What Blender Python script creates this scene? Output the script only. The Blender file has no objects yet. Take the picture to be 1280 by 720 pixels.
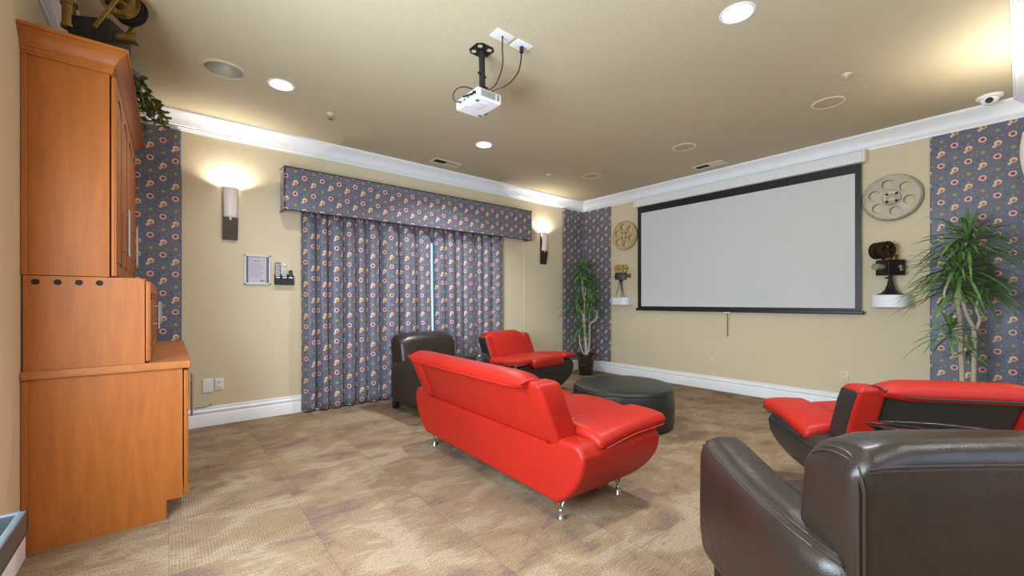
import bpy, bmesh, math, random
from mathutils import Vector, Matrix
from math import sin, cos, pi, radians as R

SC = bpy.context.scene
COL = SC.collection

# ---------------------------------------------------------------- camera
EYE = 1.24
HEAD = R(50.618)                      # camera heading, measured from +X
cd = bpy.data.cameras.new('camera')
cam = bpy.data.objects.new('camera', cd)
COL.objects.link(cam)
cam.location = (0, 0, EYE)
cam.rotation_euler = (pi / 2, 0, HEAD - pi / 2)
cd.sensor_width = 36
cd.lens = 522 / 1280 * 36
cd.shift_y = 17 / 1280
cd.clip_start = 0.05
SC.camera = cam

# ---------------------------------------------------------------- colour management
SC.view_settings.view_transform = 'Standard'
SC.view_settings.look = 'None'
SC.view_settings.exposure = 0.58
SC.view_settings.gamma = 1.0
SC.view_settings.use_curve_mapping = False

# ---------------------------------------------------------------- daylight, lamp and added fill strengths
w = bpy.data.worlds.new('daylight')
SC.world = w
w.use_nodes = True
w.node_tree.nodes['Background'].inputs['Color'].default_value = (0.45, 0.66, 1.0, 1)
w.node_tree.nodes['Background'].inputs['Strength'].default_value = 1.3

DOWNLIGHT_W = 20
DOWNLIGHT_COL = (0.87, 0.94, 1.0)
FILL_PANEL_W = 14
FILL_PANEL_COL = (0.84, 0.94, 1.0)
SCONCE_W = 3.6
SCONCE_COL = (1.0, 0.95, 0.86)
# added fill lights, set in two made-up windows out of view
for nm_, loc_, rot_, sz_, w_ in (('rear_fill_light', (1.7, -2.98, 1.5), (pi / 2, 0, 0), (3.2, 1.9), 18),
                                 ('side_fill_light', (-0.64, 1.4, 1.43), (pi / 2, 0, -pi / 2), (1.9, 1.3), 132)):
    day = bpy.data.lights.new(nm_, 'AREA')
    day.shape = 'RECTANGLE'
    day.size, day.size_y = sz_
    day.energy = w_
    day.color = (0.70, 0.87, 1.0)
    fillo = bpy.data.objects.new(nm_, day)
    COL.objects.link(fillo)
    fillo.location = loc_
    fillo.rotation_euler = rot_

# room: curtain wall y=YC, screen wall x=XC, cabinet wall x=XL
XL, XC, YC, H = -0.56, 5.93, 5.15, 3.06
YR = -0.08            # short return wall beside the screen wall
XR = 3.95             # where that return wall ends and the room widens towards the back
YB = -2.9             # rear wall


# ================================================================ helpers
def srgb(r, g, b):
    def f(c):
        c /= 255.0
        return c / 12.92 if c <= 0.04045 else ((c + 0.055) / 1.055) ** 2.4
    return (f(r), f(g), f(b), 1)


class NT:
    def __init__(s, name):
        s.m = bpy.data.materials.new(name)
        s.m.use_nodes = True
        s.t = s.m.node_tree
        s.b = s.t.nodes['Principled BSDF']

    def n(s, typ, **kw):
        nd = s.t.nodes.new(typ)
        for k, v in kw.items():
            setattr(nd, k, v)
        return nd

    def l(s, a, b):
        s.t.links.new(a, b)

    def math(s, op, a, b=None, c=None):
        nd = s.n('ShaderNodeMath', operation=op)
        for i, v in enumerate((a, b, c)):
            if v is None:
                continue
            if isinstance(v, (int, float)):
                nd.inputs[i].default_value = v
            else:
                s.l(v, nd.inputs[i])
        return nd.outputs[0]

    def mix(s, fac, a, b, blend='MIX'):
        nd = s.n('ShaderNodeMix', data_type='RGBA', blend_type=blend)
        for sock, v in ((nd.inputs[0], fac), (nd.inputs[6], a), (nd.inputs[7], b)):
            if isinstance(v, (int, float)):
                sock.default_value = v
            elif isinstance(v, tuple):
                sock.default_value = v
            else:
                s.l(v, sock)
        return nd.outputs[2]

    def ramp(s, fac, stops, interp='LINEAR'):
        nd = s.n('ShaderNodeValToRGB')
        nd.color_ramp.interpolation = interp
        e = nd.color_ramp.elements
        while len(e) < len(stops):
            e.new(0.5)
        for el, (p, c) in zip(e, stops):
            el.position = p
            el.color = c
        s.l(fac, nd.inputs[0])
        return nd.outputs[0]

    def noise(s, vec, scale, detail=2, rough=0.5, dist=0.0):
        nd = s.n('ShaderNodeTexNoise')
        nd.inputs['Scale'].default_value = scale
        nd.inputs['Detail'].default_value = detail
        nd.inputs['Roughness'].default_value = rough
        nd.inputs['Distortion'].default_value = dist
        if vec is not None:
            s.l(vec, nd.inputs['Vector'])
        return nd.outputs[0]

    def coord(s, out='Object'):
        return s.n('ShaderNodeTexCoord').outputs[out]

    def mapping(s, vec, scale=(1, 1, 1), rot=(0, 0, 0), loc=(0, 0, 0)):
        nd = s.n('ShaderNodeMapping')
        nd.inputs['Scale'].default_value = scale
        nd.inputs['Rotation'].default_value = rot
        nd.inputs['Location'].default_value = loc
        s.l(vec, nd.inputs['Vector'])
        return nd.outputs[0]

    def bump(s, height, strength=0.2, dist=0.01):
        nd = s.n('ShaderNodeBump')
        nd.inputs['Strength'].default_value = strength
        nd.inputs['Distance'].default_value = dist
        s.l(height, nd.inputs['Height'])
        s.l(nd.outputs[0], s.b.inputs['Normal'])


def plain(name, c, rough=0.5, metal=0.0, vary=0.06, scale=8.0, bump=0.0, bscale=200, spec=None, coat=0.0):
    k = NT(name)
    co = k.coord()
    f = k.noise(co, scale, 3)
    d = tuple(max(0, x * (1 - vary)) for x in c[:3]) + (1,)
    l = tuple(min(1, x * (1 + vary)) for x in c[:3]) + (1,)
    k.l(k.ramp(f, [(0.3, d), (0.7, l)]), k.b.inputs['Base Color'])
    k.b.inputs['Roughness'].default_value = rough
    k.b.inputs['Metallic'].default_value = metal
    if spec is not None:
        k.b.inputs['Specular IOR Level'].default_value = spec
    k.b.inputs['Coat Weight'].default_value = coat
    if bump:
        k.bump(k.noise(co, bscale, 3), bump, 0.004)
    return k.m


def leather(name, c, rough=0.38, vary=0.1, patch=None, spec=0.5):
    k = NT(name)
    co = k.coord()
    f = k.noise(co, 3.0, 4, 0.6)
    d = tuple(x * (1 - vary) for x in c[:3]) + (1,)
    l = tuple(min(1, x * (1 + vary)) for x in c[:3]) + (1,)
    base = k.ramp(f, [(0.35, d), (0.65, l)])
    if patch:                                        # rubbed, redder hide in irregular patches
        g = k.noise(co, 1.7, 3, 0.6, 0.6)
        base = k.mix(k.ramp(g, [(0.5, (0, 0, 0, 1)), (0.72, (0.8, 0.8, 0.8, 1))]), base, patch)
    k.l(base, k.b.inputs['Base Color'])
    r = k.n('ShaderNodeMapRange')
    k.l(k.noise(co, 9, 4), r.inputs[0])
    r.inputs[3].default_value = rough - 0.07
    r.inputs[4].default_value = rough + 0.09
    k.l(r.outputs[0], k.b.inputs['Roughness'])
    k.b.inputs['Specular IOR Level'].default_value = spec
    v = k.n('ShaderNodeTexVoronoi')
    v.inputs['Scale'].default_value = 260
    k.l(co, v.inputs['Vector'])
    big = k.noise(co, 14, 3)
    k.bump(k.math('ADD', k.math('MULTIPLY', v.outputs[0], 0.12), k.math('MULTIPLY', big, 1.1)), 0.22, 0.012)
    return k.m


def emit(name, c, strength):
    k = NT(name)
    k.b.inputs['Base Color'].default_value = c
    k.b.inputs['Emission Color'].default_value = c
    k.b.inputs['Emission Strength'].default_value = strength
    k.b.inputs['Roughness'].default_value = 0.3
    return k.m


# ---------------------------------------------------------------- shapes: every one returns (verts, faces)
def rb(hx, hy, hz, r, k=3, m=(4, 4, 4), c=(0, 0, 0), fn=None):
    """rounded box with half sizes, edge radius r, optional deformation fn(x,y,z)"""
    r = min(r, hx * 0.999, hy * 0.999, hz * 0.999)
    h = (hx, hy, hz)

    def axis(i):
        a = h[i] - r
        out = [-h[i] + 0.0]
        out = [-(a + r * math.tan(pi / 4 * (1 - j / k))) for j in range(k)]
        out += [-a + 2 * a * j / m[i] for j in range(m[i] + 1)]
        out += [a + r * math.tan(pi / 4 * (j + 1) / k) for j in range(k)]
        return out
    ax = [axis(i) for i in range(3)]
    V, F, idx = [], [], {}

    def vert(p):
        key = tuple(round(t, 6) for t in p)
        if key in idx:
            return idx[key]
        inn = [max(-(h[i] - r), min(h[i] - r, p[i])) for i in range(3)]
        d = Vector([p[i] - inn[i] for i in range(3)])
        q = Vector(inn) + (d.normalized() * r if d.length > 1e-9 else d)
        idx[key] = len(V)
        V.append((q.x, q.y, q.z))
        return idx[key]
    for i in range(3):
        j, l = (i + 1) % 3, (i + 2) % 3
        for s in (-1, 1):
            for a in range(len(ax[j]) - 1):
                for b in range(len(ax[l]) - 1):
                    q = []
                    for (da, db) in ((0, 0), (1, 0), (1, 1), (0, 1)):
                        p = [0, 0, 0]
                        p[i] = s * h[i]
                        p[j] = ax[j][a + da]
                        p[l] = ax[l][b + db]
                        q.append(vert(p))
                    F.append(q if s > 0 else q[::-1])
    V = [(x + c[0], y + c[1], z + c[2]) for x, y, z in V]
    if fn:
        V = [fn(*v) for v in V]
    return V, F


def box(x0, x1, y0, y1, z0, z1, b=0.0, k=2):
    if b > 0:
        return rb((x1 - x0) / 2, (y1 - y0) / 2, (z1 - z0) / 2, b, k, (1, 1, 1), ((x0 + x1) / 2, (y0 + y1) / 2, (z0 + z1) / 2))
    V = [(x, y, z) for x in (x0, x1) for y in (y0, y1) for z in (z0, z1)]
    F = [(0, 1, 3, 2), (4, 6, 7, 5), (0, 4, 5, 1), (2, 3, 7, 6), (0, 2, 6, 4), (1, 5, 7, 3)]
    return V, F


def lathe(prof, n=32, c=(0, 0, 0), sx=1.0, sy=1.0):
    V, F = [], []
    rings = []
    for r, z in prof:
        if r < 1e-6:
            rings.append([len(V)])
            V.append((c[0], c[1], c[2] + z))
        else:
            rings.append(list(range(len(V), len(V) + n)))
            for i in range(n):
                a = 2 * pi * i / n
                V.append((c[0] + sx * r * cos(a), c[1] + sy * r * sin(a), c[2] + z))
    for A, B in zip(rings, rings[1:]):
        for i in range(n):
            j = (i + 1) % n
            if len(A) == 1 and len(B) == 1:
                continue
            if len(A) == 1:
                F.append((A[0], B[j], B[i]))
            elif len(B) == 1:
                F.append((A[i], A[j], B[0]))
            else:
                F.append((A[i], A[j], B[j], B[i]))
    return V, F


def tube(path, r, n=8, closed=False):
    P = [Vector(p) for p in path]
    rad = r if callable(r) else (lambda t: r)
    V, F = [], []
    N = len(P)
    prev = None
    for i, p in enumerate(P):
        a = P[(i - 1) % N] if (closed or i > 0) else p
        b = P[(i + 1) % N] if (closed or i < N - 1) else p
        t = (b - a).normalized() if (b - a).length > 1e-9 else Vector((0, 0, 1))
        if prev is None:
            up = Vector((0, 0, 1)) if abs(t.z) < 0.9 else Vector((1, 0, 0))
        else:
            up = prev
        s = up - t * up.dot(t)
        if s.length < 1e-6:
            s = t.orthogonal()
        s.normalize()
        prev = s
        q = t.cross(s)
        rr = rad(i / max(1, N - 1))
        for k in range(n):
            ang = 2 * pi * k / n
            v = p + s * (rr * cos(ang)) + q * (rr * sin(ang))
            V.append(tuple(v))
    for i in range(N if closed else N - 1):
        j = (i + 1) % N
        for k in range(n):
            l = (k + 1) % n
            F.append((i * n + k, i * n + l, j * n + l, j * n + k))
    if not closed:
        F.append(tuple(range(n))[::-1])
        F.append(tuple((N - 1) * n + k for k in range(n)))
    return V, F


def prism(poly, t0, t1, plane='yz', steps=1):
    """closed polygon swept along the third axis"""
    V, F = [], []
    n = len(poly)
    for s in range(steps + 1):
        t = t0 + (t1 - t0) * s / steps
        for a, b in poly:
            V.append({'yz': (t, a, b), 'xz': (a, t, b), 'xy': (a, b, t)}[plane])
    for s in range(steps):
        for i in range(n):
            j = (i + 1) % n
            F.append((s * n + i, s * n + j, (s + 1) * n + j, (s + 1) * n + i))
    F.append(tuple(range(n))[::-1])
    F.append(tuple(steps * n + i for i in range(n)))
    return V, F


def spline(pts, n=8, closed=False):
    """Catmull-Rom through 2D or 3D points"""
    P = [Vector(p) for p in pts]
    N = len(P)
    out = []
    for i in range(N if closed else N - 1):
        g = (lambda j: P[j % N]) if closed else (lambda j: P[max(0, min(N - 1, j))])
        p0, p1, p2, p3 = g(i - 1), g(i), g(i + 1), g(i + 2)
        for s in range(n):
            t = s / n
            out.append(tuple(0.5 * ((2 * p1) + (p2 - p0) * t + (2 * p0 - 5 * p1 + 4 * p2 - p3) * t * t + (3 * p1 - p0 - 3 * p2 + p3) * t ** 3)))
    if not closed:
        out.append(tuple(P[-1]))
    return out


def xf(vf, M):
    return [tuple(M @ Vector(v)) for v in vf[0]], vf[1]


def move(vf, x=0, y=0, z=0):
    return [(a + x, b + y, c + z) for a, b, c in vf[0]], vf[1]


def along(a, b, r, n=12):
    return tube([a, b], r, n)


def obj(name, parts, mat, parent=None, loc=(0, 0, 0), rot=(0, 0, 0), smooth=35, uv=None):
    V, F = [], []
    if isinstance(parts, tuple):
        parts = [parts]
    for v, f in parts:
        o = len(V)
        V += v
        F += [tuple(i + o for i in q) for q in f]
    me = bpy.data.meshes.new(name)
    me.from_pydata(V, [], F)
    bm = bmesh.new()
    bm.from_mesh(me)
    bmesh.ops.recalc_face_normals(bm, faces=bm.faces)
    bm.to_mesh(me)
    bm.free()
    me.shade_smooth()
    if smooth < 180:
        me.set_sharp_from_angle(angle=R(smooth))
    if uv:
        lay = me.uv_layers.new(name='UVMap')
        for lp in me.loops:
            lay.data[lp.index].uv = uv(lp.vertex_index, me.vertices[lp.vertex_index].co)
    me.materials.append(mat)
    ob = bpy.data.objects.new(name, me)
    COL.objects.link(ob)
    ob.location = loc
    ob.rotation_euler = rot
    if parent:
        ob.parent = parent
    return ob


def tag(o, label, cat, group=None):
    o['label'] = label
    o['category'] = cat
    if group:
        o['group'] = group
    return o


def thing(name, label, cat, loc=(0, 0, 0), rz=0.0, group=None, rot=None):
    o = bpy.data.objects.new(name, None)
    o.empty_display_size = 0.1
    COL.objects.link(o)
    o.location = loc
    o.rotation_euler = rot if rot else (0, 0, rz)
    return tag(o, label, cat, group)


def struct(name, parts, mat, **kw):
    o = obj(name, parts, mat, **kw)
    o['kind'] = 'structure'
    return o


def copy_thing(o, label, loc, rz=None):
    c = o.copy()
    COL.objects.link(c)
    c.location = loc
    if rz is not None:
        c.rotation_euler = (0, 0, rz)
    c['label'] = label
    for ch in list(o.children):
        d = ch.copy()
        COL.objects.link(d)
        d.parent = c
        for g in list(ch.children):
            e = g.copy()
            COL.objects.link(e)
            e.parent = d
    return c


# ================================================================ materials
def wall_paint(name, c):
    k = NT(name)
    co = k.coord()
    f = k.noise(co, 0.9, 2)
    k.l(k.ramp(f, [(0.3, tuple(x * 0.97 for x in c[:3]) + (1,)), (0.7, tuple(min(1, x * 1.03) for x in c[:3]) + (1,))]), k.b.inputs['Base Color'])
    k.b.inputs['Roughness'].default_value = 0.75
    k.b.inputs['Specular IOR Level'].default_value = 0.25
    k.bump(k.noise(co, 75, 3, 0.6), 0.3, 0.006)
    return k.m


M_WALL = wall_paint('wall_paint', srgb(220, 203, 172))
M_CEIL = wall_paint('ceiling_paint', srgb(199, 186, 156))
M_TRIM = plain('trim_paint', srgb(243, 243, 245), 0.42, vary=0.02)
M_WHITE = plain('white_plastic', srgb(235, 235, 234), 0.4, vary=0.02)
M_IVORY = plain('ivory_plastic', srgb(222, 208, 178), 0.4, vary=0.02)
M_BLACK = plain('black_plastic', srgb(24, 24, 26), 0.45, vary=0.1)
M_DARKHOLE = plain('dark_slot', srgb(16, 13, 11), 0.8)
M_CHROME = plain('chrome', srgb(215, 215, 215), 0.12, 1.0, vary=0.02)
M_STEEL = plain('brushed_steel', srgb(200, 196, 188), 0.28, 1.0, vary=0.04)
M_BRASS = plain('aged_brass', srgb(150, 118, 62), 0.4, 0.85, vary=0.2, scale=25)
M_BRONZE = plain('dark_bronze', srgb(74, 58, 48), 0.45, 0.6, vary=0.12, scale=20)
M_DKMETAL = plain('blackened_metal', srgb(46, 43, 41), 0.4, 0.5, vary=0.18, scale=18)
M_PEWTER = plain('pewter', srgb(172, 160, 142), 0.5, 0.35, vary=0.12, scale=14, bump=0.1, bscale=60)
M_GILT = plain('pale_gilt', srgb(196, 174, 128), 0.5, 0.3, vary=0.1, scale=14)
M_RED = leather('red_leather', srgb(164, 28, 16), 0.44, 0.05, spec=0.3)
M_BLKL = leather('black_leather', srgb(37, 35, 33), 0.42, 0.1)
M_BRWN = leather('brown_leather', srgb(43, 32, 26), 0.33, 0.14, patch=srgb(50, 25, 20))
M_SEAM = leather('brown_leather_stitching', srgb(56, 42, 35), 0.4, 0.1)
M_OTTO = leather('black_vinyl', srgb(38, 39, 35), 0.36, 0.08)
M_PIPER = leather('red_piping', srgb(170, 31, 20), 0.5, 0.05, spec=0.25)


def wood(name, c, vertical=True):
    k = NT(name)
    co = k.coord()
    st = k.mapping(co, (9, 9, 0.9) if vertical else (9, 0.9, 9))
    g = k.noise(st, 3.0, 6, 0.62, 0.8)
    b = k.noise(co, 1.3, 3)
    c0 = tuple(x * 0.80 for x in c[:3]) + (1,)
    c1 = tuple(min(1, x * 1.15) for x in c[:3]) + (1,)
    col = k.ramp(g, [(0.3, c0), (0.72, c1)])
    col = k.mix(k.math('MULTIPLY', b, 0.35), col, tuple(min(1, x * f) for x, f in zip(c[:3], (0.88, 0.80, 0.75))) + (1,))
    k.l(col, k.b.inputs['Base Color'])
    k.b.inputs['Roughness'].default_value = 0.5
    k.b.inputs['Specular IOR Level'].default_value = 0.28
    k.bump(g, 0.05, 0.002)
    return k.m


M_WOOD = wood('honey_maple', srgb(164, 92, 35))
M_WOODT = wood('honey_maple_top', srgb(168, 100, 50), False)


def fabric_mat(name):
    """grey-blue cloth with red rings, orange half rings and small olive dots, laid out in metres of cloth"""
    k = NT(name)
    sep = k.n('ShaderNodeSeparateXYZ')
    uv = k.coord('UV')
    k.l(uv, sep.inputs[0])
    CW, P = 0.091, 0.36
    uc = k.math('DIVIDE', sep.outputs[0], CW)
    ci = k.math('FLOOR', uc)
    fx = k.math('MULTIPLY', k.math('SUBTRACT', k.math('SUBTRACT', uc, ci), 0.5), CW)
    par = k.math('FLOORED_MODULO', ci, 2.0)
    vv = k.math('ADD', k.math('DIVIDE', sep.outputs[1], P), k.math('MULTIPLY', par, 0.5))
    fv = k.math('MULTIPLY', k.math('FRACT', vv), P)
    cmb = k.n('ShaderNodeCombineXYZ')
    k.l(fx, cmb.inputs[0])
    k.l(fv, cmb.inputs[1])
    q = cmb.outputs[0]
    weave = k.noise(uv, 420, 2, 0.6)
    col = k.ramp(weave, [(0.3, srgb(86, 86, 104)), (0.7, srgb(116, 116, 134))])
    cream, pink = srgb(238, 214, 190), srgb(226, 158, 148)
    red, orange, brown = srgb(168, 44, 40), srgb(222, 138, 60), srgb(110, 56, 34)
    olive, yel, navy, rust = srgb(140, 134, 76), srgb(196, 186, 92), srgb(52, 54, 74), srgb(160, 84, 66)
    base2 = srgb(98, 100, 122)
    D = [(0, .060, .0290, cream), (0, .060, .0225, pink), (0.001, .060, .0165, red), (0.002, .060, .0070, brown),
         (.004, .182, .0275, cream), (.006, .178, .0215, srgb(238, 186, 110)), (.006, .176, .0145, orange), (.006, .176, .0065, brown),
         (-.019, .154, .0135, cream), (-.019, .154, .0080, pink),
         (.004, .300, .0210, olive), (.004, .300, .0150, base2), (.004, .300, .0105, yel), (.006, .300, .0040, navy),
         (.024, .112, .0085, srgb(190, 150, 110)), (.024, .112, .0040, brown),
         (-.030, .240, .0110, navy), (-.028, .242, .0050, srgb(120, 124, 120)),
         (.030, .246, .0110, srgb(150, 146, 104)), (.030, .246, .0075, base2), (.030, .246, .0035, yel),
         (-.034, .020, .0090, rust), (-.034, .020, .0045, srgb(150, 70, 84)),
         (.034, .016, .0075, navy), (-.030, .108, .0050, srgb(170, 120, 120)),
         (.0, .226, .0045, cream), (-.032, .320, .0050, srgb(150, 150, 140)), (.036, .190, .0045, rust),
         (-.036, .290, .0040, yel), (.016, .344, .0050, srgb(160, 110, 120)), (.036, .136, .0050, srgb(120, 140, 110))]
    for dx, dv, r, c in D:
        vm = k.n('ShaderNodeVectorMath', operation='DISTANCE')
        k.l(q, vm.inputs[0])
        vm.inputs[1].default_value = (dx, dv, 0)
        col = k.mix(k.math('LESS_THAN', vm.outputs['Value'], r * .86), col, c)
    k.l(col, k.b.inputs['Base Color'])
    k.b.inputs['Roughness'].default_value = 0.42
    k.b.inputs['Sheen Weight'].default_value = 0.15
    k.bump(weave, 0.12, 0.002)
    return k.m


M_FAB = fabric_mat('printed_cloth')
M_WELT = plain('cloth_welt', srgb(52, 44, 46), 0.7)


def carpet_mat():
    k = NT('carpet_tiles')
    co = k.coord()
    sep = k.n('ShaderNodeSeparateXYZ')
    k.l(co, sep.inputs[0])
    T = 0.61
    tx = k.math('FLOOR', k.math('DIVIDE', sep.outputs[0], T))
    ty = k.math('FLOOR', k.math('DIVIDE', sep.outputs[1], T))
    cmb = k.n('ShaderNodeCombineXYZ')
    k.l(tx, cmb.inputs[0])
    k.l(ty, cmb.inputs[1])
    wn = k.n('ShaderNodeTexWhiteNoise', noise_dimensions='3D')
    k.l(cmb.outputs[0], wn.inputs['Vector'])
    off = k.n('ShaderNodeVectorMath', operation='SCALE')
    k.l(wn.outputs['Color'], off.inputs[0])
    off.inputs['Scale'].default_value = 7.0
    add = k.n('ShaderNodeVectorMath', operation='ADD')
    k.l(co, add.inputs[0])
    k.l(off.outputs[0], add.inputs[1])
    n1 = k.noise(k.mapping(add.outputs[0], (1, 1.5, 1)), 2.9, 2, 0.5, 0.6)
    n2 = k.noise(co, 2.4, 3, 0.55, 0.8)
    edge = k.noise(k.mapping(co, (9, 60, 1)), 1.0, 4, 0.7)
    f = k.math('ADD', k.math('MULTIPLY', n1, 0.55), k.math('MULTIPLY', n2, 0.45))
    f = k.math('ADD', f, k.math('MULTIPLY', k.math('SUBTRACT', edge, 0.5), 0.34))
    col = k.ramp(f, [(0.34, srgb(116, 94, 83)), (0.41, srgb(127, 104, 88)), (0.45, srgb(140, 114, 87)),
                     (0.52, srgb(140, 117, 93)), (0.555, srgb(153, 132, 109)), (0.62, srgb(153, 133, 111)),
                     (0.665, srgb(134, 107, 74))])
    # ribs of looped pile, turned a quarter from tile to tile
    turn = k.math('GREATER_THAN', wn.outputs['Value'], 0.72)
    along_ = k.math('ADD', k.math('MULTIPLY', sep.outputs[0], turn), k.math('MULTIPLY', sep.outputs[1], k.math('SUBTRACT', 1.0, turn)))
    rib = k.math('SINE', k.math('MULTIPLY', along_, 2 * pi / 0.0140))
    fine = k.noise(co, 330, 3, 0.75)
    mott = k.noise(co, 120, 2, 0.7)
    sh = k.math('ADD', k.math('MULTIPLY', rib, 0.11), k.math('ADD', k.math('MULTIPLY', fine, 1.1), k.math('MULTIPLY', mott, 1.7)))
    sh = k.math('SUBTRACT', sh, 0.42)
    cc = k.n('ShaderNodeCombineXYZ')
    for i in range(3):
        k.l(sh, cc.inputs[i])
    col = k.mix(1.0, col, cc.outputs[0], 'MULTIPLY')
    # seams between tiles
    ax = k.math('ABSOLUTE', k.math('SUBTRACT', k.math('FRACT', k.math('DIVIDE', sep.outputs[0], T)), 0.5))
    ay = k.math('ABSOLUTE', k.math('SUBTRACT', k.math('FRACT', k.math('DIVIDE', sep.outputs[1], T)), 0.5))
    seam = k.math('GREATER_THAN', k.math('MAXIMUM', ax, ay), 0.4965)
    col = k.mix(k.math('MULTIPLY', seam, 0.28), col, srgb(70, 52, 42))
    k.l(col, k.b.inputs['Base Color'])
    k.b.inputs['Roughness'].default_value = 0.95
    k.b.inputs['Specular IOR Level'].default_value = 0.1
    k.bump(k.math('ADD', k.math('MULTIPLY', rib, 0.4), fine), 0.35, 0.004)
    return k.m


M_CARPET = carpet_mat()
M_LEAF = plain('dracaena_leaf', srgb(84, 140, 64), 0.45, vary=0.45, scale=9)
M_LEAFD = plain('dracaena_leaf_dark', srgb(104, 142, 80), 0.45, vary=0.4, scale=9)
M_IVY = plain('ivy_leaf', srgb(104, 120, 62), 0.5, vary=0.5, scale=12)
M_BARK = plain('pale_bark', srgb(196, 182, 158), 0.75, vary=0.15, scale=30, bump=0.2, bscale=60)
M_SOIL = plain('soil', srgb(96, 66, 44), 0.95, vary=0.3, scale=40)
k_ = NT('woven_pot')
_co = k_.mapping(k_.coord(), (18, 18, 40))
_f = k_.noise(_co, 1.6, 3, 0.7)
k_.l(k_.ramp(_f, [(0.4, srgb(34, 24, 20)), (0.6, srgb(70, 52, 42)), (0.72, srgb(150, 130, 116))]), k_.b.inputs['Base Color'])
k_.b.inputs['Roughness'].default_value = 0.25
k_.bump(_f, 0.5, 0.01)
M_POT = k_.m
M_SCREEN = plain('screen_cloth', srgb(214, 213, 212), 0.8, vary=0.01, spec=0.1)
k_ = NT('clear_glass')
k_.b.inputs['Base Color'].default_value = (0.86, 0.95, 0.93, 1)
k_.b.inputs['Transmission Weight'].default_value = 1.0
k_.b.inputs['Roughness'].default_value = 0.02
k_.b.inputs['IOR'].default_value = 1.48
M_GLASS = k_.m
M_LENS = plain('lens_glass', srgb(120, 112, 100), 0.08, 0.4)
M_GRILLE = plain('speaker_grille', srgb(190, 174, 146), 0.7, vary=0.05, bump=0.3, bscale=320)
M_OFFLAMP = plain('unlit_reflector', srgb(170, 158, 136), 0.5, 0.1, vary=0.04)
M_PAPER = plain('lavender_paper', srgb(196, 190, 204), 0.7, vary=0.03)
M_INK = plain('grey_ink', srgb(150, 142, 158), 0.7)
M_REDINK = plain('red_ink', srgb(160, 60, 60), 0.7)
M_SILVER = plain('silver_frame_finish', srgb(206, 206, 204), 0.3, 0.3, vary=0.04)
M_GREYP = plain('grey_plastic', srgb(96, 98, 98), 0.45)
M_DKGREY = plain('charcoal_plastic', srgb(58, 64, 66), 0.4, 0.0, vary=0.06)
M_CREAM = plain('cream_baffle', srgb(232, 216, 184), 0.45, vary=0.02)
M_BULB = emit('bulb_glow', (1.0, 0.95, 0.84, 1), 1.6)
M_LAMPON = emit('lamp_glow', (1.0, 0.95, 0.86, 1), 9.0)
M_SCGLASS = emit('sconce_glass', (0.72, 0.62, 0.58, 1), 0.10)

# ================================================================ the room
def slab_wall_with_hole(axis, at, th, a0, a1, z0, z1, hole):
    ha0, ha1, hz0, hz1 = hole
    rects = [(a0, ha0, z0, z1), (ha1, a1, z0, z1), (ha0, ha1, hz1, z1), (ha0, ha1, z0, hz0)]
    out = []
    for p0, p1, q0, q1 in rects:
        if p1 - p0 > 1e-6 and q1 - q0 > 1e-6:
            out.append(box(p0, p1, at, at + th, q0, q1) if axis == 'y' else box(at, at + th, p0, p1, q0, q1))
    return out


struct('floor', box(XL - .2, XC + .2, YB - .2, YC + .2, -0.1, 0), M_CARPET)
def ceiling_sheet(holes):
    bm = bmesh.new()
    def loop(pts):
        vs = [bm.verts.new((x, y, H)) for x, y in pts]
        return [bm.edges.new((vs[i], vs[(i + 1) % len(vs)])) for i in range(len(vs))]
    e = loop([(XL - .2, YB - .2), (XC + .2, YB - .2), (XC + .2, YC + .2), (XL - .2, YC + .2)])
    for x, y, r in holes:
        e += loop([(x + r * cos(2 * pi * i / 40), y + r * sin(2 * pi * i / 40)) for i in range(40)])
    bmesh.ops.triangle_fill(bm, use_beauty=True, use_dissolve=False, edges=e)
    bm.verts.index_update()
    V = [tuple(v.co) for v in bm.verts]
    F = [tuple(v.index for v in f.verts) for f in bm.faces]
    bm.free()
    return V, F


CANS = [(0.728, 3.94, .085), (2.824, 3.953, .085), (2.772, 1.135, .085), (0.333, 3.967, .128)]
struct('ceiling', [ceiling_sheet(CANS), box(XL - .2, XC + .2, YB - .2, YC + .2, H + .2, H + .3)] +
       [box(a, b, c, d, H, H + .2) for a, b, c, d in ((XL - .2, XL, YB - .2, YC + .2), (XC, XC + .2, YB - .2, YC + .2), (XL, XC, YC, YC + .2), (XL, XC, YB - .2, YB))], M_CEIL)
WIN = (1.45, 3.85, 0.06, 2.12)
struct('wall_back', slab_wall_with_hole('y', YC, .2, XL - .2, XC + .2, 0, H, WIN), M_WALL)
struct('wall_right', box(XC, XC + .2, YR - .2, YC, 0, H), M_WALL)
struct('wall_left', slab_wall_with_hole('x', XL - .2, .2, YB, YC, 0, H, (0.45, 2.35, .75, 2.1)), M_WALL)
struct('added_side_window', [box(XL - .19, XL - .12, 0.45, 0.51, .75, 2.1), box(XL - .19, XL - .12, 2.29, 2.35, .75, 2.1), box(XL - .19, XL - .12, 0.45, 2.35, .75, .81),  # unseen made-up window, added to frame the side fill light
                    box(XL - .19, XL - .12, 0.45, 2.35, 2.04, 2.1), box(XL - .19, XL - .12, 1.37, 1.43, .75, 2.1)], M_TRIM)
struct('wall_return', box(XR, XC, YR - .2, YR, 0, H), M_WALL)
struct('wall_alcove', box(XR, XR + .2, YB, YR - .2, 0, H), M_WALL)
ADDED_WIN = (0.1, 3.3, 0.55, 2.45)  # unseen opening added so the rear fill light can enter
struct('wall_front', slab_wall_with_hole('y', YB - .2, .2, XL - .2, XR + .2, 0, H, ADDED_WIN), M_WALL)
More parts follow.
